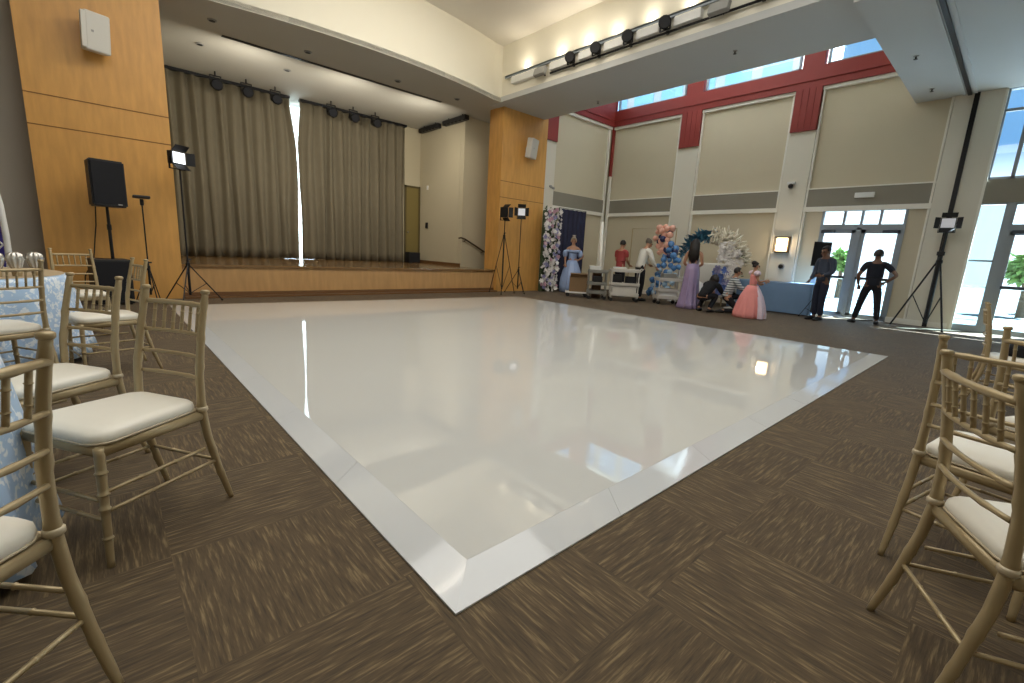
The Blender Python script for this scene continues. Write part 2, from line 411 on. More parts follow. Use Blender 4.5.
struct('trim_6', rd, M['red'], 'dark red steel beam and stubs under the clerestory')
k = 0
for (y0, y1) in ((7.66, 10.05), (4.63, 7.06), (2.2, 4.06)):
    k += 1
    f = struct('window_%d' % k, MB().box((XR-.02, y0, 5.9), (XR+.06, y1, 5.97)).box((XR-.02, y0, 7.45), (XR+.06, y1, 7.52)).box((XR-.02, y0, 5.9), (XR+.06, y0+.05, 7.5)).box((XR-.02, y1-.05, 5.9), (XR+.06, y1, 7.5)), M['alu'], 'clerestory window bay above the red beam')
    MB().box((XR+.03, y0+.05, 5.97), (XR+.036, y1-.05, 7.45)).build('pane', M['glass'], f)

# back return wall (right of the pier)
Y2 = 10.2
struct('wall_return', MB().box((9.9, Y2+.05, 0), (XR+.25, Y2+.25, 5.5)), M['panel_wall'], 'beige wall right of the wood pier')
struct('trim_7', MB().box((9.95, Y2-.03, 0), (10.62, Y2+.06, 4.46)), M['pilaster'], 'pale pilaster beside the right wood pier')
struct('trim_8', MB().box((10.62, Y2-.005, 2.63), (13.2, Y2+.06, 3.05)), M['band'], 'grey band on the return wall')
struct('trim_9', MB().box((10.62, Y2-.012, 2.52), (13.2, Y2+.06, 2.63)).box((10.62, Y2-.04, 5.36), (13.3, Y2+.06, 5.44)).box((13.17, Y2-.02, 0), (13.24, Y2+.06, 5.4)).box((13.3, Y2-.12, 0), (13.38, Y2-.05, 3.85)).box((12.2, Y2-.01, .1), (12.24, Y2+.06, 2.55)), M['trim_white'], 'thin white mouldings on the return wall')
rb = MB().box((9.95, Y2-.09, 5.44), (XR+.12, Y2+.12, 5.92)).box((10.0, Y2-.09, 4.46), (10.6, Y2+.05, 5.44)).box((12.55, Y2-.06, 5.9), (XR, Y2+.1, ZT)).box((9.95, Y2-.12, 5.60), (XR, Y2-.08, 5.66))
struct('trim_10', rb, M['red'], 'dark red steel beam on the return wall')
f = struct('window_4', MB().box((9.95, Y2-.02, 5.9), (12.55, Y2+.06, 5.97)).box((9.95, Y2-.02, 7.45), (12.55, Y2+.06, 7.55)), M['alu'], 'clerestory window above the return wall')
MB().box((9.95, Y2+.03, 5.97), (12.55, Y2+.036, 7.45)).build('pane', M['glass'], f)

# glazed double door
def frame_box(mb, y0, y1, z0, z1, w=.05, x=XR+.03, d=.08):
    mb.box((x, y0, z0), (x+d, y0+w, z1)); mb.box((x, y1-w, z0), (x+d, y1, z1))
    mb.box((x, y0, z0), (x+d, y1, z0+w)); mb.box((x, y0, z1-w), (x+d, y1, z1)); return mb
d1 = MB(); frame_box(d1, 1.98, 3.62, 0.0, 2.56, .05)
d1.box((XR+.02, 1.98, 2.08), (XR+.12, 3.62, 2.2)); d1.box((XR+.02, 2.77, 0.02), (XR+.12, 2.87, 2.12))
for y in (2.45, 2.80, 3.15): d1.box((XR+.03, y-.025, 2.18), (XR+.11, y+.025, 2.54))
d1 = struct('door_1', d1, M['alu'], 'glazed double door to the terrace')
MB().box((XR+.07, 2.0, 2.19), (XR+.075, 3.6, 2.53)).build('transom_pane', M['glass'], d1)
for (y0, y1) in ((2.01, 2.77), (2.87, 3.6)):
    lf = frame_box(MB(), y0, y1, .02, 2.08, .085, x=XR+.04, d=.06).build('door_leaf', M['alu'], d1)
    MB().box((XR+.06, y0+.05, .95), (XR+.066, y1-.05, 2.02)).build('pane', M['glass'], lf)
    MB().box((XR+.06, y0+.05, .1), (XR+.066, y1-.05, .95)).build('lower_pane', M['glass_low'], lf)
    MB().box((XR-.01, y0+.06, .92), (XR+.02, y1-.06, .98)).cbox((XR+.02, y0+.12, .95), (.06, .05, .05)).cbox((XR+.02, y1-.12, .95), (.06, .05, .05)).build('push_bar', M['dark_bar'], lf)
    MB().rbox((XR+.0, y1-.18 if y0 > 2.5 else y0+.2, 2.03), (.07, .3, .07), .01).build('door_closer', M['dark_bar'], lf)
# right window bay: upper glazing, sidelight, second door
w5 = frame_box(MB(), -3.6, .88, 3.05, 4.78, .05)
w5.box((XR+.03, -3.6, 4.32), (XR+.11, .88, 4.37)); 
for y in (.52, -.6, -1.7, -2.7): w5.box((XR+.03, y-.03, 3.05), (XR+.11, y+.03, 4.78))
w5 = struct('window_5', w5, M['alu'], 'tall blue upper window on the far right')
MB().box((XR+.07, -3.56, 3.1), (XR+.075, .85, 4.74)).build('pane', M['glass'], w5)
w6 = frame_box(MB(), .48, .90, 0.05, 2.6, .03); w6.box((XR+.03, .48, 1.44), (XR+.11, .90, 1.475)); w6.box((XR+.02, .39, 0), (XR+.14, .49, 2.6)); w6.box((XR, .39, 0), (XR+.12, .9, .14))
w6 = struct('window_6', w6, M['alu'], 'narrow sidelight between pilaster and far right door')
MB().box((XR+.07, .5, .1), (XR+.076, .88, 2.56)).build('pane', M['glass_side'], w6)
d2 = frame_box(MB(), -1.55, .40, 0, 2.6, .04); d2.box((XR+.02, -1.5, 2.06), (XR+.12, .40, 2.18)); d2.box((XR+.02, -.65, 0), (XR+.12, -.55, 2.1))
d2 = struct('door_2', d2, M['alu'], 'glazed double door at the far right edge')
MB().box((XR+.07, -1.5, 2.16), (XR+.075, .38, 2.56)).build('transom_pane', M['glass'], d2)
for (y0, y1) in ((-1.5, -.65), (-.55, .37)):
    lf = frame_box(MB(), y0, y1, .02, 2.06, .085, x=XR+.04, d=.06).build('door_leaf', M['alu'], d2)
    MB().box((XR+.06, y0+.05, .95), (XR+.066, y1-.05, 2.02)).build('pane', M['glass'], lf)
    MB().box((XR+.06, y0+.05, .1), (XR+.066, y1-.05, .95)).build('lower_pane', M['glass_low'], lf)
    MB().box((XR-.01, y0+.06, .92), (XR+.02, y1-.06, .98)).build('push_bar', M['dark_bar'], lf)
    MB().rbox((XR+.0, y1-.18, 2.03), (.07, .3, .07), .01).build('door_closer', M['dark_bar'], lf)
w7 = frame_box(MB(), -3.6, -1.55, 0.05, 2.6, .06); 
for y in (-2.2, -2.9): w7.box((XR+.03, y-.03, .05), (XR+.11, y+.03, 2.6))
w7 = struct('window_7', w7, M['alu'], 'glazing beyond the far right door')
MB().box((XR+.07, -3.55, .1), (XR+.076, -1.6, 2.56)).build('pane', M['glass'], w7)
bb = MB()
for (y0, y1) in ((3.62, 10.2), (.94, 1.98), (-5, -3.6)): bb.box((XR-.05, y0, 0), (XR+.06, y1, .12))
struct('baseboard_right', bb, M['trim_white'], 'white baseboard along the right wall')

# operable partition: ceiling track and wall channel
tr = MB().box((8.05, 1.37, ZS2-.03), (XR, 1.43, ZS2+.01))
tr = struct('trim_11', tr, M['black_metal'], 'black partition track in the soffit')
MB().box((8.05, 1.29, ZS2-.018), (XR, 1.34, ZS2+.01)).box((8.05, 1.46, ZS2-.018), (XR, 1.51, ZS2+.01)).build('track_border', M['soffit'], tr)
struct('trim_12', MB().box((XR-.07, 1.25, 0), (XR-.02, 1.33, ZS2)), M['black_metal'], 'black vertical partition channel on the pilaster')

# stage
sf = [(1.0, 10.08), (8.5, 10.08), (8.5, 10.35), (8.3, 10.6), (8.2, 11.6), (9.6, 11.6), (9.6, 14.9), (-2.5, 14.9), (-2.5, 10.7), (1.0, 10.7)]
stg = thing('stage', 'low wooden stage between the two wood piers, glossy floor', 'stage', (4.6, 10.08, 0))
def at0(o, base): o.location = tuple(-x for x in base); return o
SB = (4.6, 10.08, 0)
at0(MB().prism([(1.06, 10.10), (8.31, 10.10), (8.18, 10.8), (8.18, 14.03), (7.33, 14.03), (7.33, 14.48), (1.06, 14.48)], 0, .57).build('platform', M['stage_wood'], stg), SB)
at0(MB().prism([(1.06, 10.06), (8.31, 10.06), (8.18, 10.8), (8.18, 14.03), (7.33, 14.03), (7.33, 14.48), (1.06, 14.48)], .57, .61).build('stage_floor', M['stage_floor'], stg), SB)
at0(MB().box((1.06, 9.9, 0), (8.31, 10.10, .035)).build('base_step', M['dark_wood'], stg), SB)
at0(MB().box((1.06, 10.07, .035), (8.31, 10.10, .1)).build('plinth', M['dark_wood'], stg), SB)
struct('wall_stage_rear', MB().box((-2.7, 14.5, 0), (4.0, 14.7, ZS)).box((4.9, 14.5, 0), (9.8, 14.7, ZS)), M['stage_wall'], 'rear wall behind the stage curtains')
f = struct('window_8', MB().box((3.95, 14.5, .6), (4.0, 14.6, ZS)).box((4.9, 14.5, .6), (4.95, 14.6, ZS)).box((3.95, 14.5, .55), (4.95, 14.6, .62)), M['alu'], 'tall window behind the curtain gap')
MB().box((4.0, 14.55, .6), (4.9, 14.556, ZS)).build('pane', M['glass'], f)
struct('wall_stage_left', MB().box((.8, 10.7, 0), (1.0, 14.7, ZS)), M['stage_wall'], 'side wall left of the stage')
struct('wall_stage_right', MB().box((8.2, 11.76, 0), (8.4, 14.04, ZS)), M['stage_wall'], 'grey side wall right of the stage')
struct('wall_stage_stair', MB().box((8.2, 11.55, 0), (9.8, 11.75, ZS)), M['stage_wall'], 'wall behind the stage steps with the handrail')
struct('wall_stage_door', MB().box((7.35, 14.05, .6), (8.4, 14.25, ZS)), M['stage_wall'], 'short wall with the olive door')
struct('wall_stair_end', MB().box((9.6, 10.3, 0), (9.8, 11.75, ZS)), M['stage_wall'], 'end wall of the stage steps')
struct('baseboard_stage', MB().box((8.185, 11.6, .61), (8.2, 14.05, .70)), M['dark_wood'], 'dark baseboard on the stage side wall')
dd = struct('door_3', MB().box((7.62, 14.0, .61), (7.68, 14.06, 3.1)).box((8.13, 14.0, .61), (8.19, 14.06, 3.1)).box((7.62, 14.0, 3.04), (8.19, 14.06, 3.1)), M['olive_frame'], 'narrow olive door at the right rear of the stage')
MB().box((7.68, 14.02, .63), (8.13, 14.05, 3.04)).build('door_leaf', M['olive_door'], dd)
MB().ball((7.74, 14.0, 1.6), .03).build('door_knob', M['steel'], dd)

# stage curtains: two pleated panels that part at the middle
def curtain(x0, x1, edge, seed, name, label):
    rnd = random.Random(seed); nx = int(abs(x1-x0)*36); nz = 16
    ph = 0; prof = []
    for i in range(nx+1):
        ph += 2*PI/36/.27*(.7+.6*rnd.random())
        prof.append((ph, .055+.05*rnd.random()))
    mb = MB(); grid = []
    for k in range(nz+1):
        z = .615 + (4.93-.615)*k/nz; row = []
        for i in range(nx+1):
            x = x0 + (x1-x0)*i/nx
            t = i/nx; x += edge(z)*t**6
            a = prof[i][1]*(1.0-.35*(k/nz))
            row.append(mb.bm.verts.new((x+.02*math.sin(prof[i][0]*.5+z), 13.98 + a*math.sin(prof[i][0] + .12*math.sin(z*1.3+i*.05)), z)))
        grid.append(row)
    for a, b in zip(grid, grid[1:]):
        for i in range(nx): mb.bm.faces.new((a[i], a[i+1], b[i+1], b[i]))
    c = thing(name, label, 'curtain', (x0, 13.98, .61), group=None)
    o = mb.build('cloth', M['curtain'], c, True); o.location = (-x0, -13.98, -.61)
    md = o.modifiers.new('thick', 'SOLIDIFY'); md.thickness = .008
    h = MB().box((min(x0, x1), 13.9, 4.84), (max(x0, x1), 14.06, 4.9)).build('heading_track', M['black_metal'], c); h.location = (-x0, -13.98, -.61)
    return c
def gap(z):        # how far each leading edge reaches past the nominal edge
    return .115*max(0, min(1, (4.7-z)/1.0)) - .03*max(0, min(1, (2.6-z)/.8))
curtain(1.08, 4.14, lambda z: gap(z)+.0, 3, 'stage_curtain', 'taupe pleated stage curtain left of the bright gap')
curtain(7.62, 4.40, lambda z: -gap(z), 5, 'stage_curtain', 'taupe pleated stage curtain right of the bright gap')

# handrail, switches, black box on stage
h = thing('handrail', 'bronze handrail sloping down the wall beside the stage', 'handrail', (8.25, 11.5, 1.4))
pts = [(8.03, 11.47, 1.45), (8.1, 11.46, 1.47), (8.25, 11.46, 1.44), (8.5, 11.46, 1.33), (8.8, 11.46, 1.19), (9.2, 11.46, 1.0)]
o = MB().tube(pts, .024, 10).build('rail', M['bronze'], h, True); o.location = (-8.25, -11.5, -1.4)
for x, z in ((8.27, 1.43), (8.95, 1.12)):
    o = MB().tube([(x, 11.46, z-.02), (x, 11.5, z-.06), (x, 11.55, z-.06)], .012, 8).lathe([(.035, 0), (.035, .006)], (x, 11.5, z-.06)).build('bracket', M['bronze'], h); o.location = (-8.25, -11.5, -1.4)
s1 = tag(MB().rbox((8.19, 13.55, 3.05), (.02, .09, .13), .004).build('wall_plate', M['white_plastic']), 'small white plate high on the stage side wall', 'wall plate')
s2 = tag(MB().rbox((8.18, 13.55, 1.85), (.04, .12, .18), .008).build('wall_switch', M['black']), 'small dark switch box on the stage side wall', 'switch')
mon = thing('stage_monitor', 'black monitor box on the stage before the olive door', 'speaker', (7.75, 13.7, .61))
bmn = MB().prism([(-.2, -.14), (.2, -.14), (.2, .14), (-.2, .14)], 0, .34).build('cabinet', M['black'], mon)
MB().box((-.17, -.155, .03), (.17, -.138, .31)).build('grille', M['black_cloth'], mon)

# stage lanterns along the curtain head
def lantern(x, label):
    t = thing('stage_spotlight', label, 'spotlight', (x, 13.45, ZS), 0, 'spotlights along the curtain head')
    MB().tube([(0, 0, .02), (0, 0, -.1)], .018, 8).build('hanger', M['black_metal'], t)
    MB().box((-.12, -.02, -.30), (-.105, .02, -.08)).box((.105, -.02, -.30), (.12, .02, -.08)).box((-.12, -.02, -.1), (.12, .02, -.08)).build('yoke', M['black_metal'], t)
    b = MB().tube([(0, .14, -.24), (0, .10, -.25), (0, -.1, -.30), (0, -.16, -.315)], [.06, .1, .11, .125], 14)
    b.build('lamp_can', M['black'], t, True)
    b = MB().tube([(0, -.162, -.3155), (0, -.166, -.3165)], .1, 14).build('lens', M['black_cloth'], t)
    return t
for i, (x, w) in enumerate(((2.37, 'leftmost'), (3.01, 'second from the left'), (3.66, 'just left of the bright gap'), (5.06, 'first right of the bright gap'), (5.68, 'second from the right'), (6.34, 'rightmost'))):
    lantern(x, 'black spotlight at the stage curtain head, %s' % w)
for i, (y0, y1, w) in enumerate(((12.68, 13.8, 'nearer the curtain'), (11.25, 12.42, 'nearer the wood pier'))):
    t = thing('strip_light', 'long black strip light above the stage side wall, the one %s' % w, 'stage light', (8.05, (y0+y1)/2, ZS), 0, 'black strip lights at the stage side')
    L = y1-y0
    MB().rbox((0, 0, -.11), (.16, L, .13), .02).build('housing', M['black'], t)
    for q in (-.3, .3): MB().tube([(0, q*L, -.06), (0, q*L, .01)], .015, 8).build('hanger', M['black_metal'], t)
    m_ = MB()
    for q in range(6): m_.ball((-.05, (-.42+.168*q)*L, -.165), (.06, .07, .03), 10, 6)
    m_.build('lens_row', M['black_metal'], t)
tag(MB().box((2.1, 11.0, ZS-.004), (7.05, 11.1, ZS+.002)).build('ceiling_slot', M['black_metal']), 'long dark slot in the stage ceiling', 'ceiling slot')
for x, y, w in ((1.85, 10.44, 'the left one of the row near the fascia'), (1.86, 11.86, 'the left one of the row beyond the slot'), (3.51, 10.51, 'left of the middle in the row near the fascia'), (3.52, 11.94, 'the right one of the row beyond the slot'), (5.53, 10.54, 'right of the middle in the row near the fascia'), (7.17, 10.49, 'the one nearest the right pier')):
    t = thing('ceiling_vent', 'dark stage ceiling fitting, ' + w, 'ceiling fitting', (x, y, ZS), 0, 'small fittings in the stage ceiling')
    MB().lathe([(.075, 0), (.075, -.012), (.055, -.016)]).build('rim', M['grey_plastic'], t)
    MB().lathe([(.05, -.0165), (.05, -.02)]).build('core', M['black'], t)

# ------------------------------------------------------------------ lamp cove on the beam
XB = 8.05
rl = tag(MB().box((XB-.10, 1.5, 5.40), (XB, 9.55, 5.43)).box((XB-.10, 1.5, 5.37), (XB-.085, 9.55, 5.43)).build('cove_ledge', M['alu']), 'thin grey metal ledge running along the cream beam', 'ledge')
br = tag(MB().tube([(XB-.06, 2.6, 5.16), (XB-.06, 8.0, 5.16)], .022, 8).build('lighting_bar', M['black_metal']), 'black lighting bar along the cream beam below the ledge', 'lighting bar')
for i, (y, w) in enumerate(((7.30, 'nearest the stage'), (6.62, 'second from the stage'), (5.86, 'third from the stage'), (5.08, 'fourth from the stage'), (3.45, 'farthest from the stage'))):
    t = thing('track_spotlight', 'round black spotlight on the beam bar, ' + w, 'spotlight', (XB-.06, y, 5.16), 0, 'black spotlights on the beam')
    MB().tube([(0, 0, 0), (-.02, 0, .06)], .02, 8).rbox((0, 0, .0), (.06, .05, .06), .006).build('clamp', M['black_metal'], t)
    MB().tube([(.0, .05, .13), (-.06, .03, .12), (-.14, -.02, .10), (-.2, -.05, .085)], [.05, .085, .095, .11], 14).build('lamp_can', M['black'], t, True)
    MB().tube([(-.2, -.05, .085), (-.206, -.053, .0835)], .09, 14).build('lens', M['black_metal'], t)
    MB().box((-.11, -.105, .0), (-.08, -.09, .16)).box((-.11, .09, .0), (-.08, .105, .16)).box((-.11, -.1, -.01), (-.08, .1, .01)).build('yoke', M['black_metal'], t)
for i, (y0, y1, w) in enumerate(((8.4, 9.3, 'nearest the stage'), (7.48, 8.0, 'second from the stage'), (6.8, 7.15, 'third from the stage'), (6.02, 6.48, 'fourth from the stage'), (5.25, 5.72, 'fifth from the stage'), (4.45, 4.95, 'farthest from the stage'))):  # added boxes stand for the lit stretches of wall between spotlights
    t = thing('lit_wall_box', 'white box standing for lit beam wall, ' + w, 'lamp', (XB, (y0+y1)/2, 5.28), 0, 'white boxes for the lit beam wall')
    L = y1-y0
    MB().rbox((-.055, 0, 0), (.11, L, .15), .01).build('housing', M['white_plastic'], t)
    MB().box((-.1, -L/2+.02, .074), (-.01, L/2-.02, .08)).build('glow_top', M['cove_glow'], t)
for y, w in ((8.22, 'near the stage end'), (4.1, 'near the far end')):
    t = thing('flood_lamp', 'grey square flood lamp on the beam bar ' + w, 'lamp', (XB-.05, y, 5.18), 0, 'grey flood lamps on the beam')
    MB().rbox((-.12, 0, .03), (.1, .34, .17), .012, rot=(0, .3, 0)).build('housing', M['grey_plastic'], t)
    MB().tube([(.052, 0, 0), (-.08, 0, .02)], .02, 8).build('arm', M['black_metal'], t)

def sprinkler(x, y, w):
    t = thing('sprinkler', 'small dark sprinkler head in the grey soffit, ' + w, 'sprinkler', (x, y, ZS if y > 2.25 else ZS2), 0, 'sprinkler heads in the soffit')
    MB().lathe([(.04, 0), (.035, -.012)]).build('rose', M['grey_plastic'], t)
    MB().tube([(0, 0, -.01), (0, 0, -.05)], .012, 8).lathe([(.03, -.05), (.03, -.055)]).build('head', M['black_metal'], t)
for x, y, w in ((8.87, 4.21, 'middle of the strip beside the beam'), (10.6, 1.9, 'left of the partition track'), (12.6, 1.9, 'close to the right wall'), (9.52, 7.8, 'near the wood pier')): sprinkler(x, y, w)

# wall speakers on the piers
def wall_speaker(x, z, w, hgt, label):
    t = thing('wall_speaker', label, 'speaker', (x, 9.98, z), 0, 'white speakers on the wood piers')
    MB().box((-.04, -.12, -.05), (.04, .02, .05)).build('bracket', M['grey_plastic'], t)
    MB().rbox((.02, -.2, 0), (w, .2, hgt), .025, 3, rot=(R(8), 0, R(18))).build('cabinet', M['speaker_white'], t)
    MB().rbox((-.01, -.305, -.01), (w*.86, .012, hgt*.9), .004, rot=(R(8), 0, R(18))).build('grille', M['speaker_white'], t)
    MB().cbox((-.012, -.312, -.01), (.03, .01, .03), (R(8), 0, R(18))).build('badge', M['grey_plastic'], t)
wall_speaker(.21, 3.98, .30, .52, 'white wall speaker high on the left wood pier')
wall_speaker(9.22, 3.98, .34, .52, 'white wall speaker high on the right wood pier')

# small fittings on the right hand walls
t = thing('security_camera', 'white dome camera on the pilaster above the wall lamp', 'camera', (XR-.03, 4.4, 3.17))
MB().rbox((-.04, 0, .06), (.08, .18, .06), .01).build('mount', M['white_plastic'], t)
MB().ball((-.07, 0, -.02), .06).build('dome', M['black'], t, True)
t = thing('wall_sensor', 'small grey camera on the pilaster above the flower column', 'camera', (10.45, Y2-.03, 3.12))
MB().rbox((0, -.03, .04), (.08, .06, .06), .01).build('mount', M['grey_plastic'], t)
MB().tube([(0, -.04, .02), (.03, -.16, -.03)], .035, 10).build('barrel', M['grey_plastic'], t)
tag(MB().rbox((XR-.03, 2.83, 2.86), (.04, .38, .12), .01).build('sign_plate', M['white_plastic']), 'blank white plate on the grey band above the glazed doors', 'sign plate')
t = thing('wall_sconce', 'lit square wall lamp with a thin frame on the pilaster', 'wall lamp', (XR-.03, 4.38, 1.69))
MB().rbox((-.02, 0, 0), (.04, .34, .42), .008).build('back_plate', M['bronze'], t)
MB().rbox((-.08, 0, 0), (.1, .26, .34), .02).build('lamp_glass', M['sconce_glow'], t)
fr = MB()
for z in (-.19, .19): fr.box((-.15, -.17, z-.012), (-.0, .17, z+.012))
for y in (-.165, .165): fr.box((-.15, y-.008, -.19), (-.13, y+.008, .19))
fr.build('frame', M['bronze'], t)
t = thing('wall_dial', 'round dark control below the wall lamp', 'control', (XR-.03, 4.33, 1.13))
MB().tube([(0, 0, 0), (-.03, 0, 0)], .075, 16).build('plate', M['grey_plastic'], t)
MB().tube([(-.03, 0, 0), (-.07, 0, 0)], .05, 16).build('knob', M['black'], t)

# ------------------------------------------------------------------ dance floor
df = thing('dance_floor', 'large glossy white square dance floor laid on the brown carpet', 'dance floor', (4.3, 4.9, 0))
NQ, RQ, FQ, LQ = Vector((.73, 1.0)), Vector((7.88, 1.05)), Vector((7.97, 8.62)), Vector((.74, 8.98))
cen = (NQ+RQ+FQ+LQ)/4
bw = .16
def inset(q, d):
    c = Vector((1 if q.x < 4 else -1, 1 if q.y < 4 else -1)); return q + c*d
inn = [inset(q, bw) for q in (NQ, RQ, FQ, LQ)]
o = MB().prism([tuple(q) for q in inn], .004, .03).build('vinyl_surface', M['white_vinyl'], df); o.location = (-4.3, -4.9, 0)
out = [NQ, RQ, FQ, LQ]
def lerp(a, b, t): return a + (b-a)*t
for i in range(4):
    a, b = out[i], out[(i+1)%4]; ai, bi = inn[i], inn[(i+1)%4]
    K = 8
    for k in range(K):
        t0, t1 = k/K + (.00012 if k else 0), (k+1)/K - (.00012 if k < K-1 else 0)
        p, q = lerp(a, b, t0), lerp(a, b, t1); p2, q2 = lerp(ai, bi, t0), lerp(ai, bi, t1)
        m_ = MB(); v = m_.bm.verts.new
        A = [v((p.x, p.y, 0.001)), v((q.x, q.y, 0.001)), v((q2.x, q2.y, .001)), v((p2.x, p2.y, .001))]
        B = [v((p.x, p.y, .008)), v((q.x, q.y, .008)), v((q2.x, q2.y, .0295)), v((p2.x, p2.y, .0295))]
        m_.bm.faces.new(A[::-1]); m_.bm.faces.new(B)
        for j in range(4): m_.bm.faces.new((A[j], A[(j+1)%4], B[(j+1)%4], B[j]))
        o = m_.build('edge_ramp', M['white_edge'], df); o.location = (-4.3, -4.9, 0)

# ------------------------------------------------------------------ chiavari chairs
def ringed(p0, p1, r0, r1, rings, bend=None, n=10, step=18):
    """A bamboo-turned rod: tapering tube with ring bulges at given fractions."""
    p0, p1 = Vector(p0), Vector(p1); pts = []; rad = []
    ts = sorted(set([i/step for i in range(step+1)] + [t+d for t in rings for d in (-.012, -.005, .005, .012) if 0 < t+d < 1]))
    for t in ts:
        p = p0.lerp(p1, t)
        if bend: p = p + bend(t)
        r = r0 + (r1-r0)*t
        if any(abs(t-q) <= .0055 for q in rings): r *= 1.28
        pts.append(p); rad.append(r)
    return MB().tube(pts, rad, n)
def smoothstep(t): return t*t*(3-2*t)
def make_chair(name='chiavari_chair', gold='gold'):
    t = thing(name, '-', 'chair')
    G = M[gold]
    HT = .905
    def rear(s):
        ctrl = [(.187, -.285, 0), (.182, -.245, .14), (.176, -.205, .32), (.173, -.192, .44), (.169, -.197, .58), (.164, -.222, .74), (.160, -.258, HT)]
        pts, rad = [], []
        N = 40
        for i in range(N+1):
            z = HT*i/N
            for a, b in zip(ctrl, ctrl[1:]):
                if a[2] <= z <= b[2] + 1e-9:
                    u = (z-a[2])/(b[2]-a[2]); p = [a[j]+(b[j]-a[j])*u for j in range(3)]; break
            r = .012 + .0035*math.sin(PI*min(1, z/HT))
            if z < .03: r *= .9
            if i in (6, 11, 20, 27, 32, 38): r *= 1.14
            pts.append((s*p[0], p[1], p[2])); rad.append(r)
        return MB().tube(pts, rad, 12)
    for s in (1, -1):
        o = rear(s).build('rear_leg', G, t, True)
        MB().lathe([(.0135, 0), (.0165, .004), (.0165, .012), (.012, .016), (.002, .017)], (s*.160, -.258, HT-.004), 12).build('finial', G, o, True)
        MB().lathe([(.0175, 0), (.0215, .005), (.0215, .016), (.0175, .021)], (s*.173, -.193, .428), 12).build('joint_collar', M['gold_pale'], o, True)
        ringed((s*.196, .20, 0), (s*.184, .185, .425), .0115, .0155, (.25, .5, .62, .8)).build('front_leg', G, t, True)
    fr = MB()
    fr.tube([(-.185, .185, .412), (.185, .185, .412)], .016, 10, squash=(.8, 1.3)).tube([(-.173, -.19, .412), (.173, -.19, .412)], .015, 10, squash=(.8, 1.3))
    for s in (1, -1): fr.tube([(s*.185, .19, .412), (s*.173, -.195, .412)], .016, 10, squash=(.8, 1.3))
    fr.prism([(-.19, .19), (.19, .19), (.174, -.2), (-.174, -.2)], .405, .43)
    fr.build('seat_frame', G, t, True)
    # cushion: rounded trapezoid, domed
    def outline(k, z):
        pts = []
        w1, w0, y1, y0 = .196*k, .172*k, .202*k, -.19*k
        for (cx, cy, a0) in ((w1, y1, 0), (-w1, y1, 90), (-w0, y0, 180), (w0, y0, 270)):
            rr = .06*k; sx = 1 if cx > 0 else -1; sy = 1 if cy > 0 else -1
            for j in range(5):
                a = R(a0 + 90*j/4); pts.append((cx - sx*rr + rr*math.cos(a), cy - sy*rr + rr*math.sin(a), z))
        return pts
    lay = [(.955, .43), (1.0, .437), (1.01, .45), (1.0, .463), (.95, .474), (.8, .481), (.5, .485), (.2, .486)]
    mb = MB(); rings = [[mb.bm.verts.new(p) for p in outline(k, z)] for k, z in lay]
    m = len(rings[0])
    for a, b in zip(rings, rings[1:]):
        for j in range(m): mb.bm.faces.new((a[j], a[(j+1)%m], b[(j+1)%m], b[j]))
    mb.bm.faces.new(rings[0][::-1]); mb.bm.faces.new(rings[-1])
    cu = mb.build('cushion', M['cushion'], t, True)
    pp = outline(1.003, .438); MB().tube(pp + pp[:1], .004, 6).build('piping', M['gold_pale'], cu, True)
    # back: four rails, seven spindles in the upper panel
    def back_y(z): return -.192 - .066*max(0, (z-.44)/(HT-.44))**1.35 - .004
    def rail(z, r, sag=.018):
        pts = []; rad = []
        for i in range(13):
            u = -1+2*i/12; pts.append((u*.162, back_y(z) - sag*(1-u*u), z + .0*(1-u*u))); rad.append(r*(1.2 if i in (3, 9) else 1))
        return MB().tube(pts, rad, 8)
    rail(.852, .0105).build('top_rail', G, t, True)
    for z in (.735, .645, .56): rail(z, .008).build('back_rail', G, t, True)
    for i in range(6):
        u = -.72+1.44*i/5; x = u*.162; yo = -.018*(1-u*u)
        ringed((x, back_y(.735)+yo, .735), (x, back_y(.852)+yo, .852), .0065, .0065, (.3, .7), n=8, step=6).build('spindle', G, t, True)
    for s in (1, -1):
        for z in (.20, .27): ringed((s*.191, .195, z), (s*.183, -.232+.07*(z-.2)/.1, z+.0), .007, .007, (.33, .67), n=8, step=6).build('stretcher', G, t, True)
    for z in (.17, .24): ringed((-.192, .195, z), (.192, .195, z), .007, .007, (.33, .67), n=8, step=6).build('stretcher', G, t, True)
    ringed((-.184, -.232, .2), (.184, -.232, .2), .007, .007, (.33, .67), n=8, step=6).build('stretcher', G, t, True)
    return t
chair0 = make_chair()
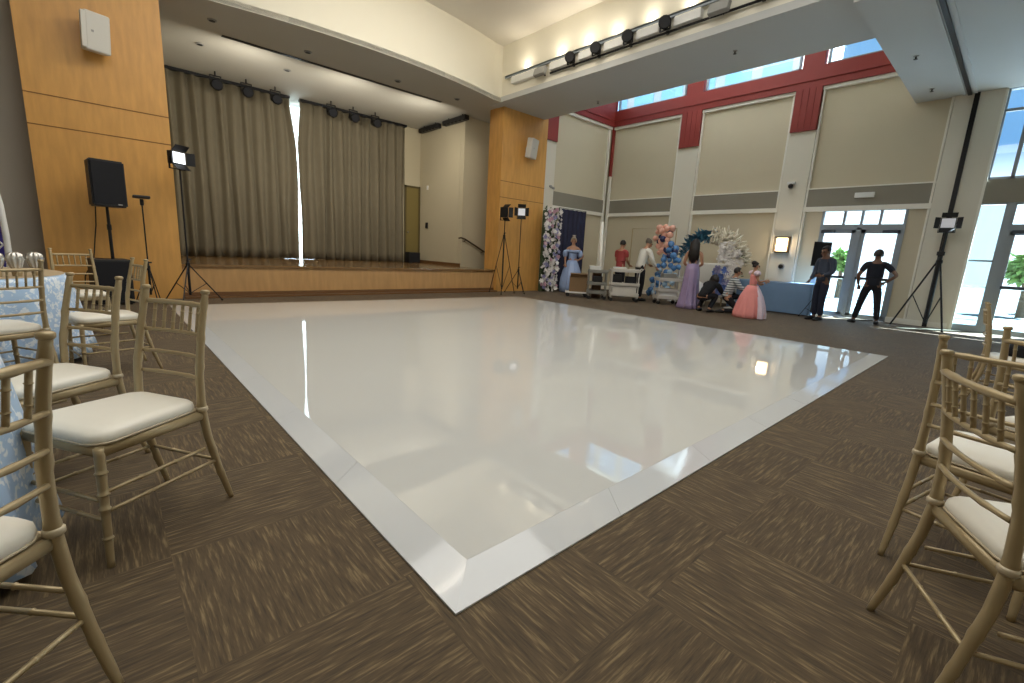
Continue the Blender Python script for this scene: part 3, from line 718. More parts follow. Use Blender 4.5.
CHAIRS = [
 (-.40, 1.405, 46.5, 'gold chair nearest the camera at lower left, back towards us', 'gold chairs around the left tables'),
 (-.005, 2.18, 122, 'gold chair beside the dance floor edge, ivory seat in full view', 'gold chairs around the left tables'),
 (-.25, 2.89, 124, 'gold chair directly behind the one with the fully visible ivory seat', 'gold chairs around the left tables'),
 (-.02, 4.87, 103, 'gold chair seen edge-on in front of the black subwoofer', 'gold chairs around the left tables'),
 (-.2, 6.7, 190, 'gold chair beyond the second blue table, before the wood pier', 'gold chairs around the left tables'),
 (-.58, 4.50, 33, 'gold chair at the left edge, back against the second blue tablecloth', 'gold chairs around the left tables'),
 (1.817, -.189, -152, 'gold chair nearest the camera at lower right, slatted back towards us', 'gold chairs on the right'),
 (2.50, -.055, -103, 'gold chair just behind the nearest right chair, post showing left of it', 'gold chairs on the right'),
 (5.75, -.08, -176, 'gold chair with a black bag on its seat at the right', 'gold chairs on the right'),
 (3.22, -.25, -118, 'gold chair at the right frame edge in front of the chair with the bag', 'gold chairs on the right'),
 (7.0, -.45, 60, 'gold chair at the right edge behind the chair with the bag, before the glass door', 'gold chairs on the right'),
 (8.3, -.55, 80, 'farthest gold chair at the right edge, nearest the glass door', 'gold chairs on the right'),
]
for i, (x, y, a, lb, gr) in enumerate(CHAIRS):
    c = chair0 if i == 0 else copy_tree(chair0)
    c.location = (x, y, 0); c.rotation_euler = (0, 0, R(a)); c['label'] = lb; c['group'] = gr
bag = thing('handbag', 'small black bag lying on a gold chair seat at the right', 'bag', (5.76, -.09, .487), R(-176))
MB().rbox((0, 0, .05), (.22, .20, .10), .03, 3).build('body', M['black_cloth'], bag, True)
MB().tube([(-.08, .05, .09), (-.05, .07, .14), (.05, .07, .14), (.08, .05, .09)], .008, 8).build('handle', M['black'], bag, True)

# ------------------------------------------------------------------ left tables, cloths, tableware
def round_table(x, y, r, label, clabel, seed):
    t = thing('round_table', label, 'table', (x, y, 0), 0, 'round tables on the left')
    MB().lathe([(r-.02, .70), (r, .705), (r, .725), (r-.01, .73)], n=40).build('tabletop', M['dark_wood'], t)
    for k in range(4):
        a = PI/4+k*PI/2; MB().tube([(.45*math.cos(a), .45*math.sin(a), 0), (.35*math.cos(a), .35*math.sin(a), .7)], .018, 8).build('leg', M['black_metal'], t)
    rnd = random.Random(seed); p1, p2 = rnd.random()*6, rnd.random()*6
    def fold(a, rr, z):
        d = max(0, (.73-z)/.73); return 1 + d*(.05*math.sin(15*a+p1) + .03*math.sin(23*a+p2) + .06)
    prof = [(.02, .738), (r*.6, .738), (r-.01, .738), (r+.006, .732), (r+.016, .71), (r+.02, .6), (r+.025, .45), (r+.03, .3), (r+.035, .15), (r+.04, .05)]
    c = MB().lathe(prof, n=120, fold=fold, cap=False).build('tablecloth', M['damask'], None, True, loc=(x, y, 0))
    md = c.modifiers.new('thick', 'SOLIDIFY'); md.thickness = .004
    tag(c, clabel, 'tablecloth', 'pale blue damask tablecloths')
round_table(-.96, 2.24, .65, 'round table under the nearest blue cloth at the left edge', 'pale blue damask cloth on the nearest left table, hanging behind the nearest chair', 1)
round_table(-1.10, 5.62, .86, 'round table under the second blue cloth, behind the left edge chair', 'pale blue damask cloth on the second table, hanging beside the edge-on chair', 2)
ov = MB().lathe([(.02, .7445), (.7, .7445), (.84, .7445), (.845, .742)], n=60, cap=False).build('warm_lit_top', M['warm_lit_cloth'], None, True, loc=(-1.10, 5.62, 0)); tag(ov, 'top of the second cloth with warm light painted in beige', 'warm lit cloth top')  # added disc carrying the warm light on the table top as colour
for k, (x, y, w) in enumerate(((-.80, 5.02, 'leftmost at the frame edge'), (-.70, 5.08, 'second from the left'), (-.60, 5.13, 'middle'), (-.50, 5.20, 'second from the right'), (-.40, 5.28, 'rightmost'))):
    t = thing('folded_napkin', 'silvery pleated napkin standing on the second table, %s of five' % w, 'napkin', (x, y, .746), .3*k, 'silver napkins on the second table')
    MB().lathe([(.028, 0), (.03, .03), (.02, .05)], n=18).build('napkin_ring', M['gold'], t)
    MB().lathe([(.018, .04), (.034, .08), (.046, .13), (.038, .17), (.014, .185)], n=36, fold=lambda a, r, z: 1+.22*math.sin(9*a)).build('cloth', M['silver'], t, True)
# white arch frame and indigo lattice panel at the left frame edge
t = thing('arch_stand', 'white curved pole of a decor stand at the left frame edge', 'decor stand', (-1.05, 8.0, 0))
MB().tube([(.22, 0, 0), (.23, 0, .6), (.24, 0, 1.0), (.23, 0, 1.35), (.19, 0, 1.7), (.08, 0, 2.0), (-.2, 0, 2.25), (-.6, 0, 2.35), (-1.0, 0, 2.25), (-1.35, 0, 1.9), (-1.5, 0, 1.3), (-1.5, 0, 0)], .03, 10).build('arch_tube', M['white_plastic'], t, True)
MB().rbox((.22, 0, .01), (.3, .3, .02), .004).rbox((-1.5, 0, .01), (.3, .3, .02), .004).build('base_plate', M['white_plastic'], t)
t = thing('lattice_panel', 'indigo panel with white criss-cross lines inside the white arch', 'panel', (-1.05, 8.15, 0))
MB().box((-.75, -.02, .3), (.19, .02, 1.2)).build('panel_board', M['purple'], t)
l_ = MB()
for i in range(5):
    x = -.75+.235*i
    if i < 4:
        for (za, zb) in ((.3, .6), (.6, .3), (.6, .9), (.9, .6), (.9, 1.2), (1.2, .9)): l_.tube([(x, -.025, za), (x+.235, -.025, zb)], .01, 6)
l_.build('lattice', M['white_plastic'], t)
MB().box((-.6, -.2, 0), (-.5, .2, .3)).box((-.05, -.2, 0), (.05, .2, .3)).build('foot', M['white_plastic'], t)

# ------------------------------------------------------------------ PA speaker on pole and subwoofer, light stands
sub = thing('subwoofer', 'black subwoofer box on the carpet before the left wood pier', 'speaker', (.08, 9.5, 0), R(8))
MB().rbox((0, 0, .36), (.46, .45, .68), .012).build('cabinet', M['black'], sub)
MB().box((-.2, -.232, .06), (.2, -.224, .66)).build('grille', M['black_cloth'], sub)
for a in (-.18, .18):
    for b in (-.18, .18): MB().tube([(a, b, 0), (a, b, .03)], .025, 8).build('foot', M['black_metal'], sub)
pa = thing('loudspeaker', 'black loudspeaker on a pole above the subwoofer', 'speaker', (.13, 9.5, .70), R(14))
MB().tube([(0, 0, 0), (0, 0, .45), (0, 0, .8)], [.022, .022, .018], 10).tube([(0, 0, .44), (0, 0, .52)], .03, 10).build('pole', M['black_metal'], pa)
cab = MB().prism([(-.21, -.2), (.21, -.2), (.17, .14), (-.17, .14)], .78, 1.45)
bmesh.ops.bevel(cab.bm, geom=cab.bm.edges[:], offset=.02, segments=2, affect='EDGES')
cab.build('cabinet', M['black'], pa)
MB().rbox((0, -.203, 1.12), (.38, .012, .60), .005).build('grille', M['black_cloth'], pa)
MB().cbox((.11, -.211, .82), (.05, .004, .015)).build('badge', M['grey_plastic'], pa)
cb = MB().tube([(.0, 9.64, 1.5), (-.02, 9.7, 1.2), (-.05, 9.78, 1.0), (-.09, 9.82, .7), (-.22, 9.84, .4), (-.25, 9.85, .012), (-.3, 9.88, .012)], .009, 6).build('cable', M['black'], None, True)
tag(cb, 'thin dark cable hanging from the loudspeaker down the wood pier', 'cable')

def tripod(t, h_top, apex, spread, foot_z=.0, rot0=0, n=3, mat_='black_metal', r=.016):
    MB().tube([(0, 0, .12), (0, 0, apex+.1)], r*1.25, 10).build('lower_tube', M[mat_], t)
    MB().tube([(0, 0, apex), (0, 0, h_top)], r*.8, 10).build('upper_tube', M[mat_], t)
    MB().lathe([(r*1.9, 0), (r*2.1, .01), (r*2.1, .06), (r*1.7, .07)], (0, 0, apex-.02), 12).build('collar', M[mat_], t)
    for z in (apex+.1,): MB().tube([(0, 0, z), (.05, 0, z)], .012, 8).build('knob', M[mat_], t)
    for k in range(n):
        a = rot0 + 2*PI*k/n; c, s = math.cos(a), math.sin(a)
        lg = MB().tube([(r*1.5*c, r*1.5*s, apex), (spread*c, spread*s, .02)], r*.62, 8).build('leg', M[mat_], t)
        MB().ball((spread*c, spread*s, .018), (.02, .02, .018), 8, 6).build('rubber_foot', M['black'], lg)
        z2 = apex*.5
        MB().tube([(r*c, r*s, .16), (spread*c*.52, spread*s*.52, apex*(1-.52)+.02*.52)], r*.4, 6).build('brace', M[mat_], t)
def led_head(t, z, face, w=.26, h=.22, lit='led', tilt=0, scale=1):
    """A square LED lamp with four barn doors; face = heading of the lit side."""
    hd = bpy.data.objects.new('lamp_head', None)
    mr = (tilt, 0, face)
    d = MB().rbox((0, .05, 0), (w, .1, h), .01).build('lamp_head', M['black'], t, loc=(0, 0, z), rot=mr)
    bpy.data.objects.remove(hd)
    MB().cbox((0, -.003, 0), (w*.86, .01, h*.84)).build('lit_face', M[lit], d)
    s_ = .12*scale
    for nm, c, dm, rr in (('barn_door', (0, -s_*.42, h/2+s_*.38), (w, .006, s_), (R(-48), 0, 0)), ('barn_door', (0, -s_*.42, -h/2-s_*.38), (w, .006, s_), (R(48), 0, 0)), ('barn_door', (w/2+s_*.38, -s_*.42, 0), (s_, .006, h), (0, 0, R(-48)*-1)), ('barn_door', (-w/2-s_*.38, -s_*.42, 0), (s_, .006, h), (0, 0, R(-48)))):
        # doors fan outwards from the lit side
        MB().cbox((0, 0, 0), dm).build(nm, M['black'], d, loc=c, rot=(-rr[0], rr[1], -rr[2]))
    MB().box((-w/2-.015, .03, -.01), (-w/2, .07, .01)).box((w/2, .03, -.01), (w/2+.015, .07, .01)).box((-w/2-.015, .035, -h/2-.07), (-w/2-.005, .065, .01)).box((w/2+.005, .035, -h/2-.07), (w/2+.015, .065, .01)).box((-w/2-.015, .035, -h/2-.08), (w/2+.015, .065, -h/2-.065)).build('yoke', M['black_metal'], d)
    return d
t = thing('light_stand', 'black tripod stand with lit LED lamp beside the left wood pier', 'light stand', (1.08, 9.45, 0))
tripod(t, 2.22, .62, .48, rot0=R(10)); led_head(t, 2.34, R(35), .24, .2, 'led')
t = thing('light_stand', 'thin stand with small flat head between loudspeaker and lit LED lamp', 'light stand', (.56, 9.6, 0))
tripod(t, 1.62, .55, .2, rot0=R(50), r=.013)
hd = MB().rbox((0, 0, 1.68), (.22, .2, .045), .015).build('flat_head', M['black'], t, rot=(0, R(0), 0))
MB().rbox((0, 0, 1.6), (.05, .05, .1), .01).build('clamp', M['black_metal'], t)
t = thing('light_stand', 'black stand with dark side-on lamp at the left edge of the right pier', 'light stand', (8.10, 9.46, 0))
tripod(t, 2.05, 1.52, .40, rot0=R(-12), r=.016); led_head(t, 2.15, R(100), .2, .26, 'led_soft')
t = thing('light_stand', 'black stand with pale square lamp and four flaps before the right pier', 'light stand', (8.72, 9.5, 0))
tripod(t, 2.12, .62, .36, rot0=R(20), r=.014); led_head(t, 2.22, R(-42), .22, .22, 'led_soft')
t = thing('light_stand', 'tall black tripod stand with LED lamp before the right partition pilaster', 'light stand', (12.88, 1.24, 0))
tripod(t, 2.03, 1.38, .56, rot0=R(95), r=.026); led_head(t, 2.17, R(-84), .24, .22, 'led_soft')
MB().rbox((-.03, 0, 1.56), (.09, .12, .08), .01).build('control_box', M['black'], t)

# ------------------------------------------------------------------ people
def bake_skin(nodes, edges, sub=1, close=True):
    """Grow one continuous surface round a skeleton. nodes: name -> (pos, rx, ry)."""
    names = list(nodes); me = bpy.data.meshes.new('tmp')
    me.from_pydata([nodes[n][0] for n in names], [(names.index(a), names.index(b)) for a, b in edges], [])
    o = bpy.data.objects.new('tmp', me); COL.objects.link(o)
    o.modifiers.new('s', 'SKIN')
    for i, n in enumerate(names):
        sv = me.skin_vertices[0].data[i]; sv.radius = (nodes[n][1], nodes[n][2] if len(nodes[n]) > 2 else nodes[n][1]); sv.use_root = (i == 0)
    md = o.modifiers.new('u', 'SUBSURF'); md.levels = sub; md.render_levels = sub
    dg = bpy.context.evaluated_depsgraph_get(); dg.update()
    ev = o.evaluated_get(dg); res = bpy.data.meshes.new_from_object(ev)
    mb = MB(); mb.bm.from_mesh(res)
    bpy.data.objects.remove(o); bpy.data.meshes.remove(me); bpy.data.meshes.remove(res)
    return mb
def add_hand(mb, wrist, palm, side, curl=.35, fwd=Vector((0, 1, 0))):
    """Palm plus five separate bent fingers; rooted inside the palm."""
    w, p = Vector(wrist), Vector(palm); d = (p-w).normalized()
    acr = d.cross(fwd); acr = acr.normalized() if acr.length > .05 else Vector((1, 0, 0))
    nrm = acr.cross(d).normalized()
    mb.tube([w, w.lerp(p, .5), p, p + d*.02], [.022, .03, .034, .026], 10, squash=(.6, 1.05))
    for k, L in enumerate((.062, .072, .068, .052)):
        a = p + acr*(.024 - .016*k) - d*.01
        m1 = a + d*L*.5; m2 = m1 + (d*math.cos(curl*1.6) + nrm*math.sin(curl*1.6)*side)*L*.35; m3 = m2 + (d*math.cos(curl*2.6)+nrm*math.sin(curl*2.6)*side)*L*.25
        mb.tube([a, m1, m2, m3], [.0095, .009, .008, .006], 7)
    a = w.lerp(p, .45) + acr*.025; m1 = a + (d*.6 + acr*.8)*.03; m2 = m1 + (d*.95+acr*.2)*.028
    mb.tube([a, m1, m2], [.011, .01, .007], 7)
def add_face(t, body_mb, head, fw, r=.095, skin='skin'):
    """nose and ears join the body surface; eyes and mouth become parts."""
    h = Vector(head); fw = Vector(fw).normalized(); sd = fw.cross(Vector((0, 0, 1))).normalized(); up_ = sd.cross(fw)
    body_mb.tube([h+fw*r*.85+up_*.02, h+fw*(r*1.0)+up_*.0, h+fw*(r*1.16)-up_*.022, h+fw*r*.9-up_*.03], [.008, .011, .015, .008], 8)
    for s in (1, -1): body_mb.ball(h+sd*s*r*.86, (.018, .026, .034), 8, 6)
    def parts():
        for s in (1, -1): MB().ball(h+fw*r*.86+sd*s*.033+up_*.012, .013, 8, 6).build('eye', M['eye'], t)
        m_ = MB().tube([h+fw*r*.88-up_*.05-sd*.024, h+fw*r*.95-up_*.052, h+fw*r*.88-up_*.05+sd*.024], [.004, .007, .004], 6); m_.build('mouth', M['lip'], t)
    return parts
def hair_cap(head, fw, r=.1, mat_='hair', parent=None, long=0, bun=False):
    h = Vector(head); fw = Vector(fw).normalized(); sd = fw.cross(Vector((0, 0, 1))).normalized()
    mb = MB(); rows = []
    N = 20
    for k in range(9):
        th = PI*.02 + k/8*PI*.62; row = []
        for j in range(N):
            a = 2*PI*j/N; front = math.cos(a)
            tt = th if front < .35 else min(th, PI*(.34 - .06*max(0, front)))
            v = fw*math.sin(tt)*math.cos(a)*r*1.06 + sd*math.sin(tt)*math.sin(a)*r*.98 + Vector((0, 0, 1))*math.cos(tt)*r*1.16
            row.append(mb.bm.verts.new(h + v*(1+.03*math.sin(7*a+k)) - fw*.008))
        rows.append(row)
    for a, b in zip(rows, rows[1:]):
        for j in range(N): mb.bm.faces.new((a[j], a[(j+1)%N], b[(j+1)%N], b[j]))
    mb.bm.faces.new(rows[0][::-1])
    if long:
        for j in range(11):
            u = -1+2*j/10; a = h + sd*u*r*.85 - fw*r*(.55+.4*(1-u*u)) - Vector((0, 0, .0))
            b = a - Vector((0, 0, long*(.55+.1*math.sin(j*2)))) - fw*.03 + sd*u*.02; c = a - Vector((0, 0, long*(1-.06*abs(u)*2))) + fw*.0
            mb.tube([h + sd*u*r*.5 - fw*r*.5 + Vector((0, 0, r*.7)), a, b, c], [.02, .032, .03, .008], 7)
    if bun: mb.ball(h - fw*r*.75 + Vector((0, 0, r*.85)), (.055, .055, .05), 12, 8)
    return mb.build('hair', M[mat_], parent, True)

def person(label, loc, heading, H, J=None, top='shirt_white', legs='trouser_black', skin='skin', hair='hair', long=0, bun=False, headfw=(0, 1, 0), sleeves='short', shoes='black', gown=None, female=False, standing=True, curl=.35):
    """Standing or posed figure, local frame faces +Y. J overrides joint positions (metres for a 1.75 m figure)."""
    t = thing('person', label, 'person', loc, heading); k = H/1.75
    sw = .165 if female else .19
    P = dict(pelvis=(0, 0, .95), belly=(0, 0, 1.10), chest=(0, 0, 1.28), collar=(0, -.01, 1.43), neck=(0, 0, 1.52), head=(0, .015, 1.63), crown=(0, .01, 1.71),
             hipL=(-.09, 0, .90), hipR=(.09, 0, .90), kneeL=(-.10, .02, .49), kneeR=(.10, .02, .49), ankL=(-.10, -.02, .09), ankR=(.10, -.02, .09), toeL=(-.115, .13, .03), toeR=(.115, .13, .03),
             shL=(-sw, 0, 1.41), shR=(sw, 0, 1.41), elL=(-sw-.05, -.03, 1.13), elR=(sw+.05, -.03, 1.13), wrL=(-sw-.06, .06, .88), wrR=(sw+.06, .06, .88), haL=(-sw-.06, .08, .80), haR=(sw+.06, .08, .80))
    P.update(J or {})
    P = {n: Vector(v)*k for n, v in P.items()}
    f = .88 if female else 1
    rad = dict(pelvis=(.145*(1.02 if female else 1), .105), belly=(.135*f, .10), chest=(.16*f, .108), collar=(.10*f, .07), neck=(.052*f, .052*f), head=(.078, .092), crown=(.062, .07),
               hipL=(.092, .092), hipR=(.092, .092), kneeL=(.06, .06), kneeR=(.06, .06), ankL=(.04, .042), ankR=(.04, .042), toeL=(.04, .03), toeR=(.04, .03),
               shL=(.06*f, .06*f), shR=(.06*f, .06*f), elL=(.045*f, .045*f), elR=(.045*f, .045*f), wrL=(.03*f, .028*f), wrR=(.03*f, .028*f), haL=(.03, .02), haR=(.03, .02))
    E = [('pelvis', 'belly'), ('belly', 'chest'), ('chest', 'collar'), ('collar', 'neck'), ('neck', 'head'), ('head', 'crown'), ('pelvis', 'hipL'), ('pelvis', 'hipR'), ('hipL', 'kneeL'), ('hipR', 'kneeR'), ('kneeL', 'ankL'), ('kneeR', 'ankR'), ('ankL', 'toeL'), ('ankR', 'toeR'),
         ('collar', 'shL'), ('collar', 'shR'), ('shL', 'elL'), ('shR', 'elR'), ('elL', 'wrL'), ('elR', 'wrR')]
    body = bake_skin({n: (P[n], rad[n][0]*k, rad[n][1]*k) for n in P if not n.startswith('ha')}, E)
    fw = Vector(headfw)
    for s, n in ((1, 'R'), (-1, 'L')): add_hand(body, P['wr'+n], P['ha'+n], 1, curl)
    prts = add_face(t, body, P['head'], fw, .092*k, skin)
    body.build('body', M[skin], t, True); prts()
    hair_cap(P['head'] + Vector((0, 0, .025*k)), fw, .1*k, hair, t, long*k, bun)
    g = 1.0
    if gown is None:
        def pick(ns, add): return {n: (P[n], rad[n][0]*k+add, rad[n][1]*k+add) for n in ns}
        P['hem'] = P['pelvis'].lerp((P['hipL']+P['hipR'])/2, .9); rad['hem'] = (.155*f, .112); P['waist'] = P['pelvis'].lerp(P['belly'], .55); rad['waist'] = (.142*f, .104)
        sn = ['chest', 'belly', 'pelvis', 'hem', 'collar', 'shL', 'shR', 'elL', 'elR'] + (['wrL', 'wrR'] if sleeves == 'long' else [])
        d = pick(sn, .02)
        if sleeves == 'short':
            for n in 'LR':
                d['el'+n] = (P['sh'+n].lerp(P['el'+n], .72), .062*f*k, .062*f*k)
        elif sleeves == 'long':
            for n in 'LR': d['wr'+n] = (P['el'+n].lerp(P['wr'+n], .93), .04*k, .04*k)
        d['collar'] = (P['collar'], .105*f*k, .075*k); d['pelvis'] = (P['pelvis'], .175*f*k, .135*k)
        se = [('chest', 'belly'), ('belly', 'pelvis'), ('pelvis', 'hem'), ('chest', 'collar'), ('collar', 'shL'), ('collar', 'shR'), ('shL', 'elL'), ('shR', 'elR')] + ([('elL', 'wrL'), ('elR', 'wrR')] if sleeves == 'long' else [])
        bake_skin(d, se).build('shirt', M[top], t, True)
        d = pick(['pelvis', 'waist', 'hipL', 'hipR', 'kneeL', 'kneeR', 'ankL', 'ankR'], .012)
        for n in 'LR': d['ank'+n] = (P['knee'+n].lerp(P['ank'+n], .97), .062*k, .064*k); d['knee'+n] = (P['knee'+n], .076*k, .076*k)
        bake_skin(d, [('pelvis', 'waist'), ('pelvis', 'hipL'), ('pelvis', 'hipR'), ('hipL', 'kneeL'), ('hipR', 'kneeR'), ('kneeL', 'ankL'), ('kneeR', 'ankR')]).build('trousers', M[legs], t, True)
        for n in 'LR':
            a, b = P['ank'+n], P['toe'+n]; dr = (b-a); dr.z = 0; dr = dr.normalized() if dr.length > .01 else Vector((0, 1, 0))
            z = max(.0, min(a.z, b.z)-.03*k)
            h_ = Vector((a.x, a.y, b.z))
            MB().tube([h_-dr*.06*k, h_-dr*.03*k+Vector((0, 0, .02*k)), h_+dr*.06*k+Vector((0, 0, .02*k)), b+dr*.02*k, b+dr*.07*k], [.03*k, .048*k, .05*k, .042*k, .024*k], 10).build('shoe', M[shoes], t, True)
    return t, P, k

# dark man with hands on hips, looking out of the glazed door
person('person in dark tee and black trousers standing hands on hips before the glazed doors', (12.30, 2.15, 0), R(-75), 1.58,
       dict(hipL=(-.1, 0, .9), hipR=(.1, 0, .9), kneeL=(-.17, .02, .49), kneeR=(.16, .02, .49), ankL=(-.24, -.02, .09), ankR=(.2, -.02, .09), toeL=(-.30, .12, .03), toeR=(.23, .13, .03),
            elR=(.40, -.12, 1.18), wrR=(.22, .02, 1.0), haR=(.16, .06, .97), elL=(-.31, -.05, 1.14), wrL=(-.27, .05, .92), haL=(-.25, .08, .85)),
       top='shirt_navy', legs='trouser_black', skin='skin_dark', hair='hair')
# man beside the blue table with a black lamp panel on a stand
person('person in slate shirt and dark jeans standing at the end of the blue table', (11.74, 2.93, 0), R(60), 1.62,
       dict(neck=(0, .03, 1.51), head=(0, .07, 1.61), crown=(0, .08, 1.69), elL=(-.24, .02, 1.14), wrL=(-.14, .2, 1.05), haL=(-.09, .26, 1.05), elR=(.24, .0, 1.13), wrR=(.2, .16, .95), haR=(.18, .22, .9), kneeL=(-.09, .04, .49), ankL=(-.09, 0, .09), toeL=(-.11, .15, .03)),
       top='shirt_grey', legs='jeans', skin='skin_dark', hair='hair', sleeves='long', headfw=(0, 1, -.25))
t = thing('softbox_stand', 'black lamp panel on a thin stand at the end of the blue table', 'light stand', (12.17, 3.17, 0), R(-55))
tripod(t, 1.2, .4, .22, rot0=R(30), r=.012)
MB().prism([(-.19, -.05), (.17, -.05), (.1, .07), (-.13, .07)], 1.18, 1.72).build('lamp_panel', M['black'], t)
MB().cbox((-.02, -.053, 1.45), (.32, .006, .48)).build('front_cloth', M['black_cloth'], t)
MB().rbox((0, 0, 1.12), (.06, .06, .1), .01).build('clamp', M['black_metal'], t)
# man in white shirt reaching to a cart, and person in red behind it
person('person in white shirt and black trousers leaning over the carts, grey hair', (10.88, 6.98, 0), R(-112), 1.70,
       dict(belly=(0, .03, 1.1), chest=(0, .08, 1.27), collar=(0, .12, 1.41), neck=(0, .16, 1.49), head=(0, .21, 1.59), crown=(0, .22, 1.67), shL=(-.19, .11, 1.39), shR=(.19, .11, 1.39),
            elL=(-.23, .24, 1.16), wrL=(-.2, .42, 1.02), haL=(-.19, .49, .98), elR=(.24, .2, 1.14), wrR=(.22, .36, .95), haR=(.21, .42, .9)),
       top='shirt_white', legs='trouser_black', hair='hair_grey', sleeves='long', headfw=(0, .9, -.45))
person('person in dusty red top standing behind the white cart, dark short hair', (11.30, 7.92, 0), R(-95), 1.62,
       dict(head=(0, .04, 1.63), elL=(-.22, .03, 1.14), wrL=(-.16, .24, 1.0), haL=(-.15, .31, .98), elR=(.22, .03, 1.14), wrR=(.16, .24, 1.0), haR=(.15, .31, .98)),
       top='shirt_red', legs='trouser_black', sleeves='short', headfw=(0, 1, -.2))

def skirt(prof, folds, amp, seed, n=72):
    rnd = random.Random(seed); p = [rnd.random()*6 for _ in range(3)]
    zt = prof[-1][1]; z0 = prof[0][1]
    def fold(a, r, z):
        d = (zt-z)/(zt-z0); return 1 + amp*d*(math.sin(folds*a+p[0])*.6 + math.sin((folds*1.7//1)*a+p[1])*.4)
    return MB().lathe(prof, n=n, fold=fold)
# woman in long lilac gown, dark hair down her back
t, P, k = person('person in long lilac satin gown with silver bodice and long dark hair', (10.72, 5.42, 0), R(-75), 1.66,
    dict(elR=(.22, .02, 1.13), wrR=(.1, .17, 1.08), haR=(.03, .21, 1.1), elL=(-.22, -.02, 1.13), wrL=(-.1, .17, 1.06), haL=(-.02, .2, 1.06)), gown=1, female=True, long=.55)
skirt([(.27, .01), (.235, .12), (.20, .4), (.185, .65), (.175, .85), (.16, .95), (.13, 1.08)], 11, .13, 4).build('gown_skirt', M['gown_lilac'], t, True)
bake_skin({'a': ((0, 0, .93), .165, .125), 'b': ((0, 0, 1.04), .13, .10), 'c': ((0, .01, 1.16), .145, .108), 'd': ((0, .02, 1.25), .15, .112)}, [('a', 'b'), ('b', 'c'), ('c', 'd')]).build('bodice', M['gown_silver'], t, True)
# girl in coral tulle ballgown
t, P, k = person('person in coral pink tulle ballgown with dark hair in a bun', (10.40, 3.86, 0), R(-140), 1.18,
    dict(elR=(.26, .06, 1.16), wrR=(.2, .26, 1.2), haR=(.17, .33, 1.2), elL=(-.26, .04, 1.14), wrL=(-.24, .24, 1.1), haL=(-.22, .31, 1.08)), gown=1, female=True, bun=True)
skirt([(.30, .01), (.30, .10), (.27, .28), (.22, .46), (.16, .60), (.105, .70)], 13, .10, 9).build('tulle_skirt', M['tulle_pink'], t, True)
ws = skirt([(.33, .012), (.325, .12), (.29, .3), (.235, .47), (.17, .60), (.11, .69)], 13, .08, 21)
for v in ws.bm.verts: pass
bmesh.ops.delete(ws.bm, geom=[f_ for f_ in ws.bm.faces if f_.calc_center_median().y < .05], context='FACES')
ws.build('pale_tulle_layer', M['tulle_white'], t, True)
bake_skin({'a': ((0, 0, .66), .105, .085), 'b': ((0, 0, .78), .10, .08), 'c': ((0, 0, .90), .115, .085), 'd': ((0, 0, .95), .11, .08)}, [('a', 'b'), ('b', 'c'), ('c', 'd')]).build('bodice', M['tulle_pink'], t, True)
for s in (1, -1): MB().ball((s*.15, 0, .96), (.075, .07, .06), 12, 8).build('puff_sleeve', M['tulle_white'], t, True)
# two people kneeling beside the girl
person('person all in black squatting with bent back beside the girl in pink', (10.36, 4.86, 0), R(-95), 1.5,
    dict(pelvis=(0, -.08, .42), belly=(0, .02, .54), chest=(0, .16, .66), collar=(0, .28, .75), neck=(0, .35, .80), head=(0, .43, .86), crown=(0, .48, .92),
         hipL=(-.1, -.08, .40), hipR=(.1, -.08, .40), kneeL=(-.17, .30, .46), kneeR=(.17, .30, .46), ankL=(-.15, .02, .09), ankR=(.15, .02, .09), toeL=(-.17, .17, .03), toeR=(.17, .17, .03),
         shL=(-.19, .26, .74), shR=(.19, .26, .74), elL=(-.22, .42, .56), elR=(.22, .42, .56), wrL=(-.15, .6, .5), wrR=(.15, .6, .5), haL=(-.13, .67, .5), haR=(.13, .67, .5)),
    top='black_cloth', legs='trouser_black', sleeves='long', headfw=(0, .8, -.6), long=.2)
person('person in striped shirt and dark trousers kneeling beside the girl in pink, black hair', (10.78, 4.46, 0), R(-150), 1.5,
    dict(pelvis=(0, -.1, .45), belly=(0, -.04, .6), chest=(0, .02, .78), collar=(0, .06, .92), neck=(0, .08, 1.0), head=(0, .11, 1.1), crown=(0, .11, 1.18),
         hipL=(-.1, -.1, .43), hipR=(.1, -.1, .43), kneeL=(-.14, .30, .46), kneeR=(.13, .24, .09), ankL=(-.14, .22, .09), ankR=(.12, -.16, .07), toeL=(-.15, .36, .03), toeR=(.13, -.28, .03),
         shL=(-.19, .06, .90), shR=(.19, .06, .90), elL=(-.22, .2, .68), elR=(.22, .2, .68), wrL=(-.1, .4, .7), wrR=(.12, .4, .66), haL=(-.07, .47, .71), haR=(.1, .47, .67)),
    top='stripe', legs='trouser_black', sleeves='long', headfw=(0, 1, -.1))
